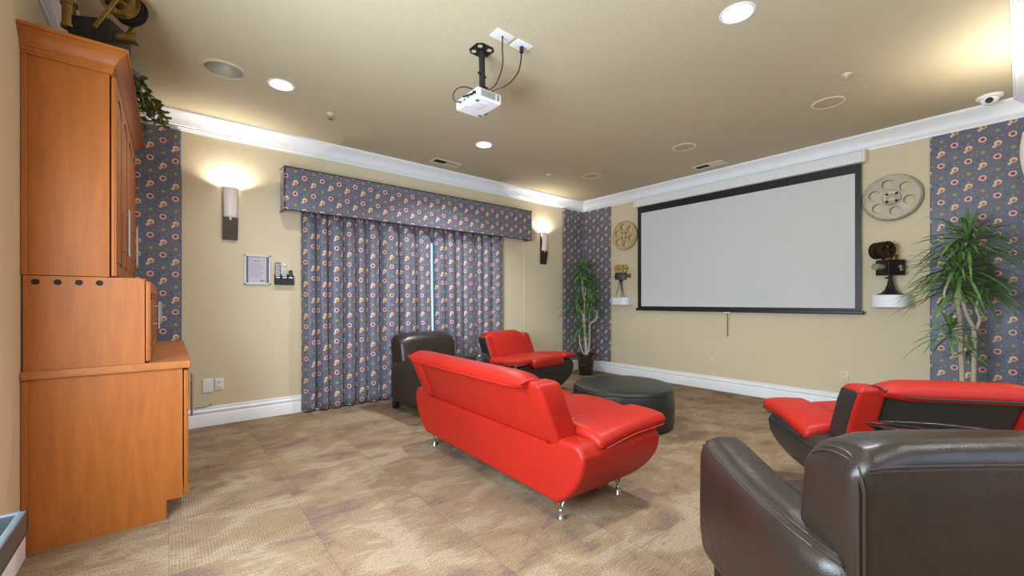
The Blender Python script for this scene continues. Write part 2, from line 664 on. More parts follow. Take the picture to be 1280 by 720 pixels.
struct('added_rear_window', [box(ADDED_WIN[0], ADDED_WIN[0] + .06, YB - .19, YB - .12, ADDED_WIN[2], ADDED_WIN[3]), box(ADDED_WIN[1] - .06, ADDED_WIN[1], YB - .19, YB - .12, ADDED_WIN[2], ADDED_WIN[3]),
                    box(ADDED_WIN[0], ADDED_WIN[1], YB - .19, YB - .12, ADDED_WIN[3] - .06, ADDED_WIN[3]), box(ADDED_WIN[0], ADDED_WIN[1], YB - .19, YB - .12, ADDED_WIN[2], ADDED_WIN[2] + .06),
                    box(1.67, 1.73, YB - .19, YB - .12, ADDED_WIN[2], ADDED_WIN[3])], M_TRIM)

wn = struct('window_1', [box(WIN[0], WIN[0] + .06, YC + .06, YC + .14, WIN[2], WIN[3]), box(WIN[1] - .06, WIN[1], YC + .06, YC + .14, WIN[2], WIN[3]),
                         box(WIN[0], WIN[1], YC + .06, YC + .14, WIN[3] - .06, WIN[3]), box(WIN[0], WIN[1], YC + .06, YC + .14, WIN[2], WIN[2] + .06),
                         box(2.56, 2.64, YC + .06, YC + .14, WIN[2], WIN[3])], M_TRIM)
obj('pane', [box(WIN[0] + .05, WIN[1] - .05, YC + .09, YC + .1, WIN[2] + .05, WIN[3] - .05)], M_GLASS, wn)

CROWN = [(0, 2.895), (.012, 2.895), (.016, 2.912), (.026, 2.918), (.026, 2.93), (.034, 2.936), (.044, 2.968), (.062, 2.996),
         (.088, 3.014), (.094, 3.022), (.106, 3.026), (.112, 3.034), (.122, 3.038), (.122, 3.06), (0, 3.06)]
BASE = [(0, 0), (.022, 0), (.022, .108), (.018, .118), (.012, .122), (.012, .128), (.019, .138), (.020, .150), (.013, .164), (.009, .168), (.012, .176), (.010, .188), (0, .19)]


def run(prof, a, b, inward, m0, m1):
    """sweep a profile along a wall from a to b, mitred (m=+1 inside corner, -1 outside, 0 square)"""
    a, b, n = Vector(a), Vector(b), Vector(inward)
    t = (b - a).normalized()
    V, F = [], []
    for p, s, mm in ((a, 1, m0), (b, -1, m1)):
        for d, z in prof:
            v = p + n * d + t * (s * d * mm)
            V.append((v.x, v.y, z))
    k = len(prof)
    for i in range(k):
        j = (i + 1) % k
        F.append((i, j, k + j, k + i))
    F.append(tuple(range(k))[::-1])
    F.append(tuple(k + i for i in range(k)))
    return V, F


runs = [('back', (XL, YC), (XC, YC), (0, -1), 1, 1), ('right', (XC, YC), (XC, YR), (-1, 0), 1, 1),
        ('left', (XL, YB), (XL, YC), (1, 0), 1, 1), ('return', (XC, YR), (XR, YR), (0, 1), 1, -1),
        ('alcove', (XR, YR), (XR, YB), (-1, 0), -1, 1), ('front', (XR, YB), (XL, YB), (0, 1), 1, 1)]
for i, (side, a, b, n, m0, m1) in enumerate(runs):
    struct('trim_%d' % (i + 1), run(CROWN, a, b, n, m0, m1), M_TRIM, smooth=25)
    if side == 'back':
        ps = [run(BASE, a, (WIN[0] - .04, YC), n, 1, 0), run(BASE, (WIN[1] + .04, YC), b, n, 0, 1)]
    elif side == 'left':
        ps = [run(BASE, (XL, YB), (XL, 3.06), n, 1, 0), run(BASE, (XL, 4.74), (XL, YC), n, 0, 1)]
    else:
        ps = run(BASE, a, b, n, m0, m1)
    struct('baseboard_%s' % side, ps, M_TRIM, smooth=25)

# ---------------------------------------------------------------- lamps in the ceiling
def downlight(x, y, label, power=1.0, can=True, baffle=False, r=0.085):
    t = thing('recessed_light', label, 'ceiling light', (x, y, H), 0, 'recessed ceiling lights')
    obj('trim_ring', lathe([(r - .002, 0), (r - .002, -.004), (r + .004, -.007), (r + .018, -.003), (r + .019, 0), (r - .002, 0)], 40), M_WHITE, t)
    if can:
        obj('baffle', lathe([(r - .001, 0), (r - .004, .03), (r - .012, .085), (0, .09)], 40), M_CREAM, t)
    if baffle:
        obj('bulb', lathe([(0, .062), (.04, .063), (.052, .07), (.05, .085), (0, .088)], 32), M_BULB, t)
    else:
        zl = .012 if can else -.004
        obj('lamp_lens', lathe([(0, zl), (r - .02, zl), (r - .006, zl + .003), (0, zl + .003)], 32), M_LAMPON, t)
    ld = bpy.data.lights.new('downlight_bulb', 'AREA')
    ld.shape = 'DISK'
    ld.size = 0.095 if baffle else 0.13
    ld.energy = DOWNLIGHT_W * power
    ld.color = DOWNLIGHT_COL
    ld.spread = R(150 if baffle else 125)
    lo = bpy.data.objects.new('downlight_bulb', ld)
    COL.objects.link(lo)
    lo.parent = t
    lo.location = (0, 0, (.058) if baffle else (.008 if can else -.012))
    return t


downlight(0.728, 3.94, 'lit recessed ceiling light beside the larger unlit recessed fixture', .4)
downlight(2.824, 3.953, 'lit recessed ceiling light above the middle of the curtain wall', 1.3)
downlight(0.728, 1.135, 'lit recessed ceiling light out of the picture above the camera', .1, False)
downlight(0.728, -1.6, 'lit recessed ceiling light out of the picture, in the rear left of the room', .2, False)
# the one seen from below with its bulb set inside a cream baffle
downlight(2.772, 1.135, 'lit recessed ceiling light with its bulb glowing inside a cream baffle, near the top edge', 1.4, True, True)

t = thing('unlit_recessed_light', 'large unlit recessed ceiling fixture with a dull reflector', 'ceiling light', (0.333, 3.967, H))
obj('trim_ring', lathe([(.127, 0), (.127, -.006), (.135, -.011), (.150, -.004), (.153, 0), (.127, 0)], 48), M_CEIL, t)
obj('reflector', lathe([(.128, 0), (.124, .03), (.108, .07), (.08, .105), (.04, .125), (0, .13)], 48), M_OFFLAMP, t, smooth=180)

for x, y, lab in ((4.665, 1.12, 'round ceiling speaker nearest the right edge of the ceiling'),
                  (4.69, 2.518, 'round ceiling speaker in front of the middle of the projection screen'),
                  (4.735, 3.942, 'round ceiling speaker nearest the far corner')):
    t = thing('ceiling_speaker', lab, 'speaker', (x, y, H), 0, 'round ceiling speakers')
    obj('speaker_rim', lathe([(.108, 0), (.109, -.006), (.118, -.008), (.130, -.004), (.132, 0), (.108, 0)], 40), M_IVORY, t)
    obj('grille', lathe([(0, -.0045), (.08, -.004), (.110, -.002), (.110, 0), (0, 0)], 40), M_GRILLE, t)

for x, y, rz, lab in ((2.80, 4.775, 0, 'ceiling air vent above the curtain valance'), (5.557, 2.63, pi / 2, 'ceiling air vent above the projection screen')):
    t = thing('air_vent', lab, 'vent', (x, y, H), rz, 'ceiling air vents')
    obj('vent_frame', [box(-.2, .2, -.085, -.06, -.008, 0), box(-.2, .2, .06, .085, -.008, 0), box(-.2, -.175, -.06, .06, -.008, 0), box(.175, .2, -.06, .06, -.008, 0)], M_IVORY, t)
    obj('vent_opening', box(-.17, .175, -.06, .06, -.002, 0), M_DARKHOLE, t)
    s = 1 if rz == 0 else -1
    for q in range(7):
        yy = -.05 + q * .0165
        V, F = box(-.09, .09, -.008, .008, -.0008, .0008)
        obj('louvre', xf((V, F), Matrix.Translation((s * .085, yy, -.0045)) @ Matrix.Rotation(R(12), 4, 'X')), M_IVORY, t)

for x, y, lab in ((1.206, 4.24, 'small ceiling sprinkler head left of the projector, near the curtain wall'), (4.198, 4.284, 'small ceiling sprinkler head near the far corner'),
                  (4.193, 0.886, 'small ceiling sprinkler head between the downlight and the right-hand speaker')):
    t = thing('sprinkler_head', lab, 'sprinkler', (x, y, H), R(20), 'ceiling sprinkler heads')
    obj('escutcheon', lathe([(0, 0), (.034, 0), (.032, -.006), (.012, -.010), (.012, -.02), (0, -.02)], 20), M_IVORY, t)
    obj('sprinkler_arms', [tube(spline([(-.011, 0, -.018), (-.018, 0, -.032), (0, 0, -.05)], 5), .003, 6), tube(spline([(.011, 0, -.018), (.018, 0, -.032), (0, 0, -.05)], 5), .003, 6)], M_STEEL, t)
    obj('deflector', lathe([(0, -.05), (.02, -.05), (.024, -.054), (0, -.054)], 16), M_STEEL, t)

t = thing('dome_camera', 'white dome security camera on the ceiling in the right corner', 'security camera', (5.62, .175, H))
obj('mounting_ring', lathe([(0, 0), (.085, 0), (.085, -.012), (.074, -.024), (.058, -.026), (0, -.026)], 36), M_WHITE, t)
obj('dome', lathe([(.060, -.024), (.058, -.04), (.044, -.062), (.024, -.073), (0, -.077)], 28), M_WHITE, t)
obj('camera_lens', xf(lathe([(0, .0), (.024, 0), (.024, .012), (.017, .02), (0, .018)], 20), Matrix.Translation((-.045, .0, -.047)) @ Matrix.Rotation(R(-122), 4, 'Y')), M_BLACK, t)

# light panels added as fill in the unseen rear of the room
for x, lab in ((0.6, 'flat white fill light panel added in the unseen rear of the room, left'), (2.6, 'flat white fill light panel added in the unseen rear of the room, right')):
    t = thing('added_fill_panel', lab, 'ceiling light', (x, -1.35, H), 0, 'added fill panels')
    obj('panel_frame', [box(-.62, .62, -.32, -.3, -.03, 0), box(-.62, .62, .3, .32, -.03, 0), box(-.62, -.6, -.3, .3, -.03, 0), box(.6, .62, -.3, .3, -.03, 0)], M_WHITE, t)
    obj('diffuser', box(-.6, .6, -.3, .3, -.012, -.002), emit('fill_panel_glow', (1, .96, .9, 1), 3.0), t)
    ld = bpy.data.lights.new('fill_panel_light', 'AREA')
    ld.shape = 'RECTANGLE'
    ld.size, ld.size_y = 1.2, .6
    ld.energy = FILL_PANEL_W
    ld.color = FILL_PANEL_COL
    lo = bpy.data.objects.new('fill_panel_light', ld)
    COL.objects.link(lo)
    lo.parent = t
    lo.location = (0, 0, -.032)

# ---------------------------------------------------------------- wall sconces
def sconce(loc, rz, label, power=1.0):
    """local: wall is the plane y=0, lamp reaches towards -y, origin at its bottom"""
    t = thing('wall_sconce', label, 'wall lamp', loc, rz, 'wall sconces')
    obj('back_plate', box(-.062, .062, -.018, 0, 0, .53, .003), M_BRONZE, t)
    # tapering holder with a step
    poly = [(-.018, .0), (-.03, .0), (-.036, .09), (-.044, .09), (-.056, .225), (-.018, .225)]
    obj('lamp_holder', prism([(b, c) for b, c in poly], -.064, .064, 'yz'), M_BRONZE, t)
    pts = []
    n = 18
    V, F = [], []
    for i in range(n + 1):
        z = .225 + .31 * i / n
        u = i / n
        out = .055 + .026 * sin(pi * min(1, u * .8 + .1)) + .008 * u
        for j in range(9):
            s = -1 + 2 * j / 8
            V.append((s * (.058 + .007 * u), -(out - .03 * s * s), z))
    for i in range(n):
        for j in range(8):
            a = i * 9 + j
            F.append((a, a + 1, a + 10, a + 9))
    sh = obj('glass_shade', (V, F), M_SCGLASS, t)
    md = sh.modifiers.new('thick', 'SOLIDIFY')
    md.thickness = .004
    obj('socket', lathe([(0, .2), (.018, .2), (.018, .30), (.014, .33), (0, .33)], 16, (0, -.04, 0)), M_WHITE, t)
    ld = bpy.data.lights.new('sconce_bulb', 'SPOT')
    ld.energy = SCONCE_W * 5 * power
    ld.color = SCONCE_COL
    ld.spot_size = R(152)
    ld.spot_blend = 0.35
    ld.shadow_soft_size = .02
    lo = bpy.data.objects.new('sconce_bulb', ld)
    COL.objects.link(lo)
    lo.parent = t
    lo.location = (0, -.045, .505)
    lo.rotation_euler = (pi, 0, 0)
    return t


sconce((.482, YC, 1.872), 0, 'bronze and glass wall sconce left of the curtains, above the framed notice')
sconce((4.90, YC, 1.872), 0, 'bronze and glass wall sconce between the curtains and the far corner')
sconce((4.55, YR, 1.872), pi, 'bronze and glass wall sconce on the return wall at the right edge', 1.9)

# ---------------------------------------------------------------- cloth panels, valance, curtains
def wall_panel(label, axis, a0, a1, z0, z1, at, th=.028):
    """upholstered board; axis 'x' runs along the back wall, 'y' along the screen wall"""
    if axis == 'x':
        vf = rb((a1 - a0) / 2, th / 2, (z1 - z0) / 2, .012, 3, (6, 1, 12), ((a0 + a1) / 2, at - th / 2, (z0 + z1) / 2))
        uv = lambda i, c: (c.x, c.z)
        per = [(a0 + .004, at - .005, z0 + .004), (a1 - .004, at - .005, z0 + .004), (a1 - .004, at - .005, z1 - .004), (a0 + .004, at - .005, z1 - .004)]
    else:
        vf = rb(th / 2, (a1 - a0) / 2, (z1 - z0) / 2, .012, 3, (1, 6, 12), (at - th / 2, (a0 + a1) / 2, (z0 + z1) / 2))
        uv = lambda i, c: (-c.y, c.z)
        per = [(at - .005, a0 + .004, z0 + .004), (at - .005, a1 - .004, z0 + .004), (at - .005, a1 - .004, z1 - .004), (at - .005, a0 + .004, z1 - .004)]
    t = thing('fabric_wall_panel', label, 'wall panel', (0, 0, 0), 0, 'printed cloth wall panels')
    obj('cloth_face', vf, M_FAB, t, uv=uv)
    obj('welt', tube(per, .006, 6, True), M_WELT, t)
    return t


wall_panel('tall printed cloth wall panel behind the wooden cabinets', 'x', -.50, .092, .24, 2.885, YC)
wall_panel('narrow dark printed cloth panel on the curtain wall side of the far corner', 'x', 5.385, 5.90, .20, 2.889, YC)
wall_panel('printed cloth panel on the screen wall side of the far corner', 'y', 4.515, 5.118, .20, 2.889, XC)
wall_panel('wide printed cloth panel behind the tall plant at the right edge', 'y', -.045, .578, .20, 2.889, XC)

t = thing('valance', 'long padded printed cloth valance box above the curtains', 'valance', (0, 0, 0))
VX0, VX1, VY, VZ0, VZ1 = .938, 4.47, 4.945, 2.215, 2.68
face = rb((VX1 - VX0) / 2, .012, (VZ1 - VZ0) / 2, .01, 3, (14, 1, 4), ((VX0 + VX1) / 2, VY + .012, (VZ0 + VZ1) / 2))
left = rb(.012, (YC - VY) / 2, (VZ1 - VZ0) / 2, .01, 3, (1, 3, 4), (VX0 + .012, (YC + VY) / 2, (VZ0 + VZ1) / 2))
right = rb(.012, (YC - VY) / 2, (VZ1 - VZ0) / 2, .01, 3, (1, 3, 4), (VX1 - .012, (YC + VY) / 2, (VZ0 + VZ1) / 2))
obj('cloth_front', face, M_FAB, t, uv=lambda i, c: (c.x, c.z))
obj('cloth_return', left, M_FAB, t, uv=lambda i, c: (c.y, c.z))
obj('cloth_return', right, M_FAB, t, uv=lambda i, c: (c.y, c.z))
obj('top_board', box(VX0 + .02, VX1 - .02, VY + .02, YC, VZ1 - .04, VZ1 - .02), M_WELT, t)
for zz in (VZ0 + .003, VZ1 - .003):
    obj('welt', tube([(VX0, YC - .004, zz), (VX0, VY, zz), (VX1, VY, zz), (VX1, YC - .004, zz)], .006, 6), M_WELT, t)

def curtain(label, x0, x1, folds, seed, y0=5.052, top=2.275, bot=.012, lean0=0.0, lean1=0.0, stretch=1.34):
    rnd = random.Random(seed)
    ws = [rnd.uniform(.6, 1.4) for _ in range(folds)]
    tot = sum(ws)
    bounds = [0]
    for q in ws:
        bounds.append(bounds[-1] + q / tot)
    amps = [rnd.uniform(.7, 1.0) for _ in range(folds)]
    NU, NV = folds * 20, 26
    V, F, UV = [], [], []

    def ph(s):
        for i in range(folds):
            if s <= bounds[i + 1] + 1e-9:
                return i, (s - bounds[i]) / (bounds[i + 1] - bounds[i])
        return folds - 1, 1.0
    fold = lambda t_: (.5 - .5 * cos(2 * pi * t_)) ** .9
    arc = 0
    prev = None
    arcs = []
    for iu in range(NU + 1):
        s = iu / NU
        i, t_ = ph(s)
        yy = .13 * amps[i] * fold(t_)
        xx = s * (x1 - x0) - .13 * sin(2 * pi * t_) * (bounds[i + 1] - bounds[i]) * (x1 - x0)
        if prev:
            arc += math.hypot(xx - prev[0], (yy - prev[1]) * 1.1)
        prev = (xx, yy)
        arcs.append(arc)
    for iv in range(NV + 1):
        v = iv / NV
        z = bot + (top - bot) * v
        for iu in range(NU + 1):
            s = iu / NU
            i, t_ = ph(s)
            a = .13 * amps[i] * (0.80 + .22 * (1 - v)) * (1.0 + .10 * sin(3.1 * v + i))
            yy = y0 + .078 - a * fold(t_) * (1 - .25 * max(0, v - .9) * 10)
            xe = x0 + (x1 - x0) * s - .13 * sin(2 * pi * t_) * (bounds[i + 1] - bounds[i]) * (x1 - x0) + .010 * sin(4 * v + i * 1.7) * (1 - v) + (lean0 * (1 - s) + lean1 * s) * (1 - v)
            zz = z if iv else bot + .012 * (1 + sin(i * 2.1)) * .5
            V.append((xe, yy, zz))
            UV.append((x0 + arcs[iu], z))
    for iv in range(NV):
        for iu in range(NU):
            a = iv * (NU + 1) + iu
            F.append((a, a + 1, a + NU + 2, a + NU + 1))
    o = obj('curtain', (V, F), M_FAB, None, smooth=180, uv=lambda i, c: UV[i])
    md = o.modifiers.new('thick', 'SOLIDIFY')
    md.thickness = .003
    return tag(o, label, 'curtain', 'printed curtains')


curtain('left printed cloth curtain, the wider of the pair, hanging in folds', 1.145, 2.765, 9, 4, lean1=.012)
curtain('right printed cloth curtain, hanging behind the red armchair', 2.80, 4.005, 7, 9, lean0=.012)

# ---------------------------------------------------------------- projection screen
XS = 5.865
t = thing('projection_screen', 'large white pull-down projection screen with a black border', 'projection screen', (0, 0, 0))
SY0, SY1 = 1.112, 3.935
obj('screen_case', rb(.055, (SY1 - SY0 + .04) / 2, .065, .018, 4, (1, 1, 1), (XC - .057, (SY0 + SY1) / 2, 2.826)), M_WHITE, t)
for yy in (SY0 - .03, SY1 + .03):
    obj('case_end_cap', rb(.06, .016, .07, .014, 3, (1, 1, 1), (XC - .061, yy, 2.826)), M_WHITE, t)
obj('black_border', [box(XS, XS + .002, SY0, SY0 + .052, 1.13, 2.78), box(XS, XS + .002, SY1 - .065, SY1, 1.13, 2.78),
                     box(XS, XS + .002, SY0 + .052, SY1 - .065, 2.66, 2.78), box(XS, XS + .002, SY0 + .052, SY1 - .065, 1.13, 1.166)], M_BLACK, t)
obj('white_screen', box(XS, XS + .002, SY0 + .052, SY1 - .065, 1.166, 2.66), M_SCREEN, t)
obj('weight_bar', rb(.014, (SY1 - SY0) / 2 + .03, .02, .008, 3, (1, 1, 1), (XS + .001, (SY0 + SY1) / 2, 1.118)), M_BLACK, t)
obj('pull_tab', box(XS - .012, XS + .006, 2.49, 2.57, 1.083, 1.099, .003), M_WHITE, t)
beads = [move(lathe([(0, .007), (.005, .005), (.007, 0), (.005, -.005), (0, -.007)], 8), XS, 2.53 + .004 * sin(q), 1.07 - q * .0165) for q in range(19)]
obj('pull_chain', beads + [tube([(XS, 2.53 + .004 * sin(q), 1.085 - q * .0165) for q in range(20)], .0025, 6)], M_BRONZE, t)

# ---------------------------------------------------------------- film reels
def plate_with_holes(Rr, holes, z0, z1, n=64):
    bm = bmesh.new()

    def ring(cx, cy, r, k):
        vs = [bm.verts.new((cx + r * cos(2 * pi * i / k), cy + r * sin(2 * pi * i / k), z0)) for i in range(k)]
        return [bm.edges.new((vs[i], vs[(i + 1) % k])) for i in range(k)]
    e = ring(0, 0, Rr, n)
    for cx, cy, r in holes:
        e += ring(cx, cy, r, 28)
    bmesh.ops.triangle_fill(bm, use_beauty=True, use_dissolve=False, edges=e)
    g = bmesh.ops.extrude_face_region(bm, geom=list(bm.faces))
    bmesh.ops.translate(bm, verts=[v for v in g['geom'] if isinstance(v, bmesh.types.BMVert)], vec=(0, 0, z1 - z0))
    bm.verts.index_update()
    V = [tuple(v.co) for v in bm.verts]
    F = [tuple(v.index for v in f.verts) for f in bm.faces]
    bm.free()
    return V, F


def film_reel(loc, Rr, spin, mat, label):
    t = thing('film_reel', label, 'film reel', loc, rot=(0, -pi / 2, 0), group='decorative film reels')
    hs = [(.60 * Rr * cos(spin + q * pi / 3), .60 * Rr * sin(spin + q * pi / 3), .205 * Rr) for q in range(6)]
    obj('flange', [plate_with_holes(Rr * .97, hs, .034, .05), plate_with_holes(Rr * .95, hs, .002, .012)], mat, t, smooth=40)
    obj('rim', lathe([(Rr * .90, .05), (Rr * .905, .056), (Rr * .925, .057), (Rr * .94, .052), (Rr * .97, .054), (Rr, .046), (Rr, .036), (Rr * .96, .032), (Rr * .90, .034), (Rr * .90, .05)], 72), mat, t, smooth=50)
    obj('rear_rim', lathe([(Rr * .90, 0), (Rr * .90, .014), (Rr * .97, .016), (Rr * .985, .008), (Rr * .97, 0), (Rr * .90, 0)], 72), mat, t)
    obj('core', lathe([(Rr * .34, .006), (Rr * .34, .04), (Rr * .30, .04), (Rr * .30, .006), (Rr * .34, .006)], 40), mat, t)
    obj('hub', lathe([(0, .05), (Rr * .30, .05), (Rr * .33, .054), (Rr * .315, .058), (Rr * .29, .055), (Rr * .16, .055), (Rr * .15, .06), (Rr * .13, .062), (0, .062)], 40), mat, t)
    for q in range(4):
        a = pi / 4 + q * pi / 2
        obj('bolt_hole', lathe([(0, .0552), (.013, .0552), (.013, .0562), (0, .0562)], 12, (Rr * .225 * cos(a), Rr * .225 * sin(a), 0)), M_DARKHOLE, t)
    return t


film_reel((XC, 4.21, 2.345), .245, R(10), M_GILT, 'pale gilt film reel on the wall left of the screen')
film_reel((XC, .862, 2.335), .243, R(12), M_PEWTER, 'pewter film reel on the wall right of the screen')

# ---------------------------------------------------------------- floating shelves and the props on them
def half_round_shelf(y0, y1, z0, z1, depth, label):
    n = 28
    yc, hy = (y0 + y1) / 2, (y1 - y0) / 2
    poly = [(XC, y0)]
    for i in range(n + 1):
        a = -pi / 2 + pi * i / n
        e = .55
        cx, cy = abs(cos(a)) ** e, (1 if sin(a) >= 0 else -1) * abs(sin(a)) ** e
        poly.append((XC - depth * cx, yc + hy * cy))
    poly.append((XC, y1))
    poly = poly[1:-1]
    o = obj('wall_shelf', prism(poly, z0, z1, 'xy'), M_WHITE, None, smooth=40)
    md = o.modifiers.new('soft', 'BEVEL')
    md.width = .006
    md.segments = 2
    md.limit_method = 'ANGLE'
    md.angle_limit = R(60)
    return tag(o, label, 'shelf', 'white half-round wall shelves')


half_round_shelf(4.06, 4.42, 1.185, 1.31, .21, 'white half-round wall shelf left of the screen, under the tripod camera')
half_round_shelf(.700, 1.025, 1.180, 1.31, .24, 'white half-round wall shelf right of the screen, under the cine projector')


def spoked_reel(r, th, mat):
    hs = [(.55 * r * cos(q * 2 * pi / 5), .55 * r * sin(q * 2 * pi / 5), .24 * r) for q in range(5)]
    return [plate_with_holes(r, hs, -th / 2, -th / 2 + .006, 40), plate_with_holes(r, hs, th / 2 - .006, th / 2, 40),
            lathe([(r * .22, -th / 2), (r * .22, th / 2), (r * .1, th / 2 + .008), (0, th / 2 + .008)], 20),
            lathe([(r * .84, -th / 2 + .004), (r * .84, th / 2 - .004), (r * .8, th / 2 - .004), (r * .8, -th / 2 + .004), (r * .84, -th / 2 + .004)], 36)]


# cine projector on its trumpet stand; local +x is where the lens points
t = thing('cine_projector', 'antique cine projector with twin reels on a trumpet-shaped stand', 'model projector', (XC - .125, .862, 1.31), R(146))
obj('stand', lathe([(0, 0), (.108, 0), (.108, .006), (.075, .02), (.045, .055), (.027, .105), (.017, .16), (.013, .205), (0, .205)], 36), M_DKMETAL, t)
obj('stand_screw', along((.0, .0, .178), (.0, -.05, .178), .009), M_DKMETAL, t)
obj('housing', rb(.095, .07, .08, .004, 2, (1, 1, 1), (0, 0, .283)), M_DKMETAL, t)
obj('lens_barrel', [xf(lathe([(0, 0), (.026, 0), (.026, .05), (.034, .05), (.034, .10), (.028, .105), (.026, .092), (0, .09)], 24), Matrix.Translation((.095, .015, .29)) @ Matrix.Rotation(pi / 2, 4, 'Y'))], M_PEWTER, t)
obj('front_plate', box(.095, .104, -.02, .052, .215, .352, .003), M_DKMETAL, t)
obj('side_crank', [along((-.03, .07, .29), (-.03, .085, .29), .016), along((-.03, .082, .29), (-.03, .082, .245), .007), along((-.03, .085, .255), (-.03, .105, .255), .006)], M_PEWTER, t)
obj('brass_cap', lathe([(0, .363), (.034, .363), (.034, .372), (.028, .378), (.03, .40), (.036, .405), (.036, .415), (0, .415)], 24, (-.03, .01, 0)), M_BRASS, t)
obj('reel_arm', tube([(.07, 0, .355), (.095, 0, .40), (.095, 0, .455)], .012, 8), M_DKMETAL, t)
for yy in (-.042, .042):
    obj('reel', [xf(p, Matrix.Translation((.095, yy, .462)) @ Matrix.Rotation(pi / 2, 4, 'X')) for p in spoked_reel(.088, .05, None)], M_BRONZE, t)

# film camera on a tripod; local +x is where the lens points
t = thing('model_film_camera', 'small antique film camera standing on a dark tripod', 'model camera', (XC - .11, 4.235, 1.31), R(-68))
for a in (90, 210, 330):
    e = (.085 * cos(R(a)), .085 * sin(R(a)), 0)
    obj('tripod_leg', tube([(.008 * cos(R(a)), .008 * sin(R(a)), .275), e], lambda s: .0075 - .003 * s, 8), M_DKMETAL, t)
obj('tripod_head', lathe([(0, .262), (.022, .262), (.026, .28), (.02, .293), (0, .293)], 16), M_DKMETAL, t)
obj('housing', rb(.085, .045, .06, .004, 2, (1, 1, 1), (0, 0, .353)), M_DKMETAL, t)
obj('lens_barrel', xf(lathe([(0, 0), (.024, 0), (.024, .035), (.034, .05), (.034, .075), (.026, .07), (0, .062)], 20), Matrix.Translation((.085, .0, .36)) @ Matrix.Rotation(pi / 2, 4, 'Y')), M_BRASS, t)
obj('viewfinder', along((-.085, 0, .35), (-.115, 0, .35), .012), M_BRASS, t)
for xx in (-.035, .04):
    obj('reel', [xf(p, Matrix.Translation((xx, 0, .478)) @ Matrix.Rotation(pi / 2, 4, 'X')) for p in spoked_reel(.07, .045, None)], M_BRASS, t)
obj('reel_bracket', box(-.05, .055, -.01, .01, .41, .43), M_DKMETAL, t)

# ---------------------------------------------------------------- outlets and other wall fittings
def outlet(loc, rz, label, blank=False, wmm=.074, hmm=.118, mat=None):
    t = thing('wall_outlet' if not blank else 'blank_wall_plate', label, 'outlet', loc, rz, 'electrical wall plates')
    mt = mat or M_IVORY
    obj('cover_plate', rb(wmm / 2, .004, hmm / 2, .003, 2, (1, 1, 1), (0, -.004, 0)), mt, t)
    if not blank:
        for zz in (-.024, .024):
            f = obj('receptacle', rb(.017, .003, .0145, .0028, 2, (1, 1, 1), (0, -.0085, zz)), mt, t)
            obj('slot', [box(-.008, -.0055, -.0122, -.0112, zz - .002, zz + .006), box(.0055, .008, -.0122, -.0112, zz - .002, zz + .006), box(-.002, .002, -.0122, -.0112, zz - .010, zz - .006)], M_DARKHOLE, f)
    return t


outlet((.297, YC, .40), 0, 'blank white plate low on the curtain wall beside the cabinets', True, .084, .14, M_WHITE)
outlet((.392, YC, .408), 0, 'white duplex outlet low on the wall right of the blank plate', mat=M_WHITE)
outlet((4.895, YC, .425), 0, 'ivory outlet low on the wall behind the far red armchair')
outlet((XC, 4.198, .394), -pi / 2, 'ivory outlet low on the screen wall, nearest the corner plant')
outlet((XC, 2.78, .392), -pi / 2, 'ivory outlet low on the wall below the projection screen')
outlet((XC, 1.268, .398), -pi / 2, 'ivory outlet low on the screen wall behind the near red and black armchair')

o = obj('cord_cover', rb(.011, .006, .9, .004, 2, (1, 1, 1), (4.492, YC - .006, 1.31)), M_IVORY)
tag(o, 'thin vertical cord cover on the wall right of the curtains', 'cord cover')
o = obj('loose_wire', tube(spline([(.19, YC - .016, .193), (.24, YC - .015, .194), (.285, YC - .016, .197), (.315, YC - .014, .204), (.335, YC - .006, .214)], 6), .0035, 6), M_BLACK)
tag(o, 'short loose black wire lying over the baseboard below the white outlets', 'wire')

t = thing('framed_notice', 'silver framed notice with film-strip borders on the wall', 'framed notice', (.725, YC, 1.5775))
W2, H2 = .1215, .157
obj('frame', [prism([(-W2, -H2), (W2, -H2), (W2 - .016, -H2 + .016), (-W2 + .016, -H2 + .016)], -.02, 0, 'xz'), ], M_SILVER, t) if False else None
obj('frame', [rb(W2, .009, .009, .004, 3, (1, 1, 1), (0, -.010, s * (H2 - .009))) for s in (-1, 1)] + [rb(.009, .009, H2, .004, 3, (1, 1, 1), (s * (W2 - .009), -.010, 0)) for s in (-1, 1)], M_SILVER, t)
obj('backing', box(-W2 + .01, W2 - .01, -.005, 0, -H2 + .01, H2 - .01), M_WHITE, t)
pp = obj('paper', box(-.084, .084, -.0062, -.005, -.138, .138), M_PAPER, t)
obj('print', [box(-.04, .03, -.0068, -.0062, .088, .098)] + [box(-.07, -.07 + q, -.0068, -.0062, .062 - .018 * i, .066 - .018 * i) for i, q in enumerate((.10, .13, .12, .14, .09, .135, .12, .10, .08))], M_INK, pp)
obj('stars', [prism([(cx + rr * cos(pi / 2 + q * pi / 5), .103 + rr * sin(pi / 2 + q * pi / 5)) for q in range(10) for rr in ((.014 if q % 2 == 0 else .006),)], -.0068, -.0062, 'xz') for cx in (-.062, .062)], plain('peach_ink', srgb(206, 150, 140), .7), pp)
obj('red_mark', [box(.025, .058, -.0068, -.0062, -.122, -.110), box(.068, .074, -.0068, -.0062, -.126, -.106)], M_REDINK, pp)
for s in (-1, 1):
    fs = obj('film_strip', box(s * .0945 - .0105, s * .0945 + .0105, -.0062, -.005, -.138, .138), M_BLACK, t)
    obj('sprocket_holes', [box(s * .0945 - .004, s * .0945 + .004, -.0068, -.0062, -.13 + q * .0205, -.13 + q * .0205 + .010) for q in range(13)], M_PAPER, fs)

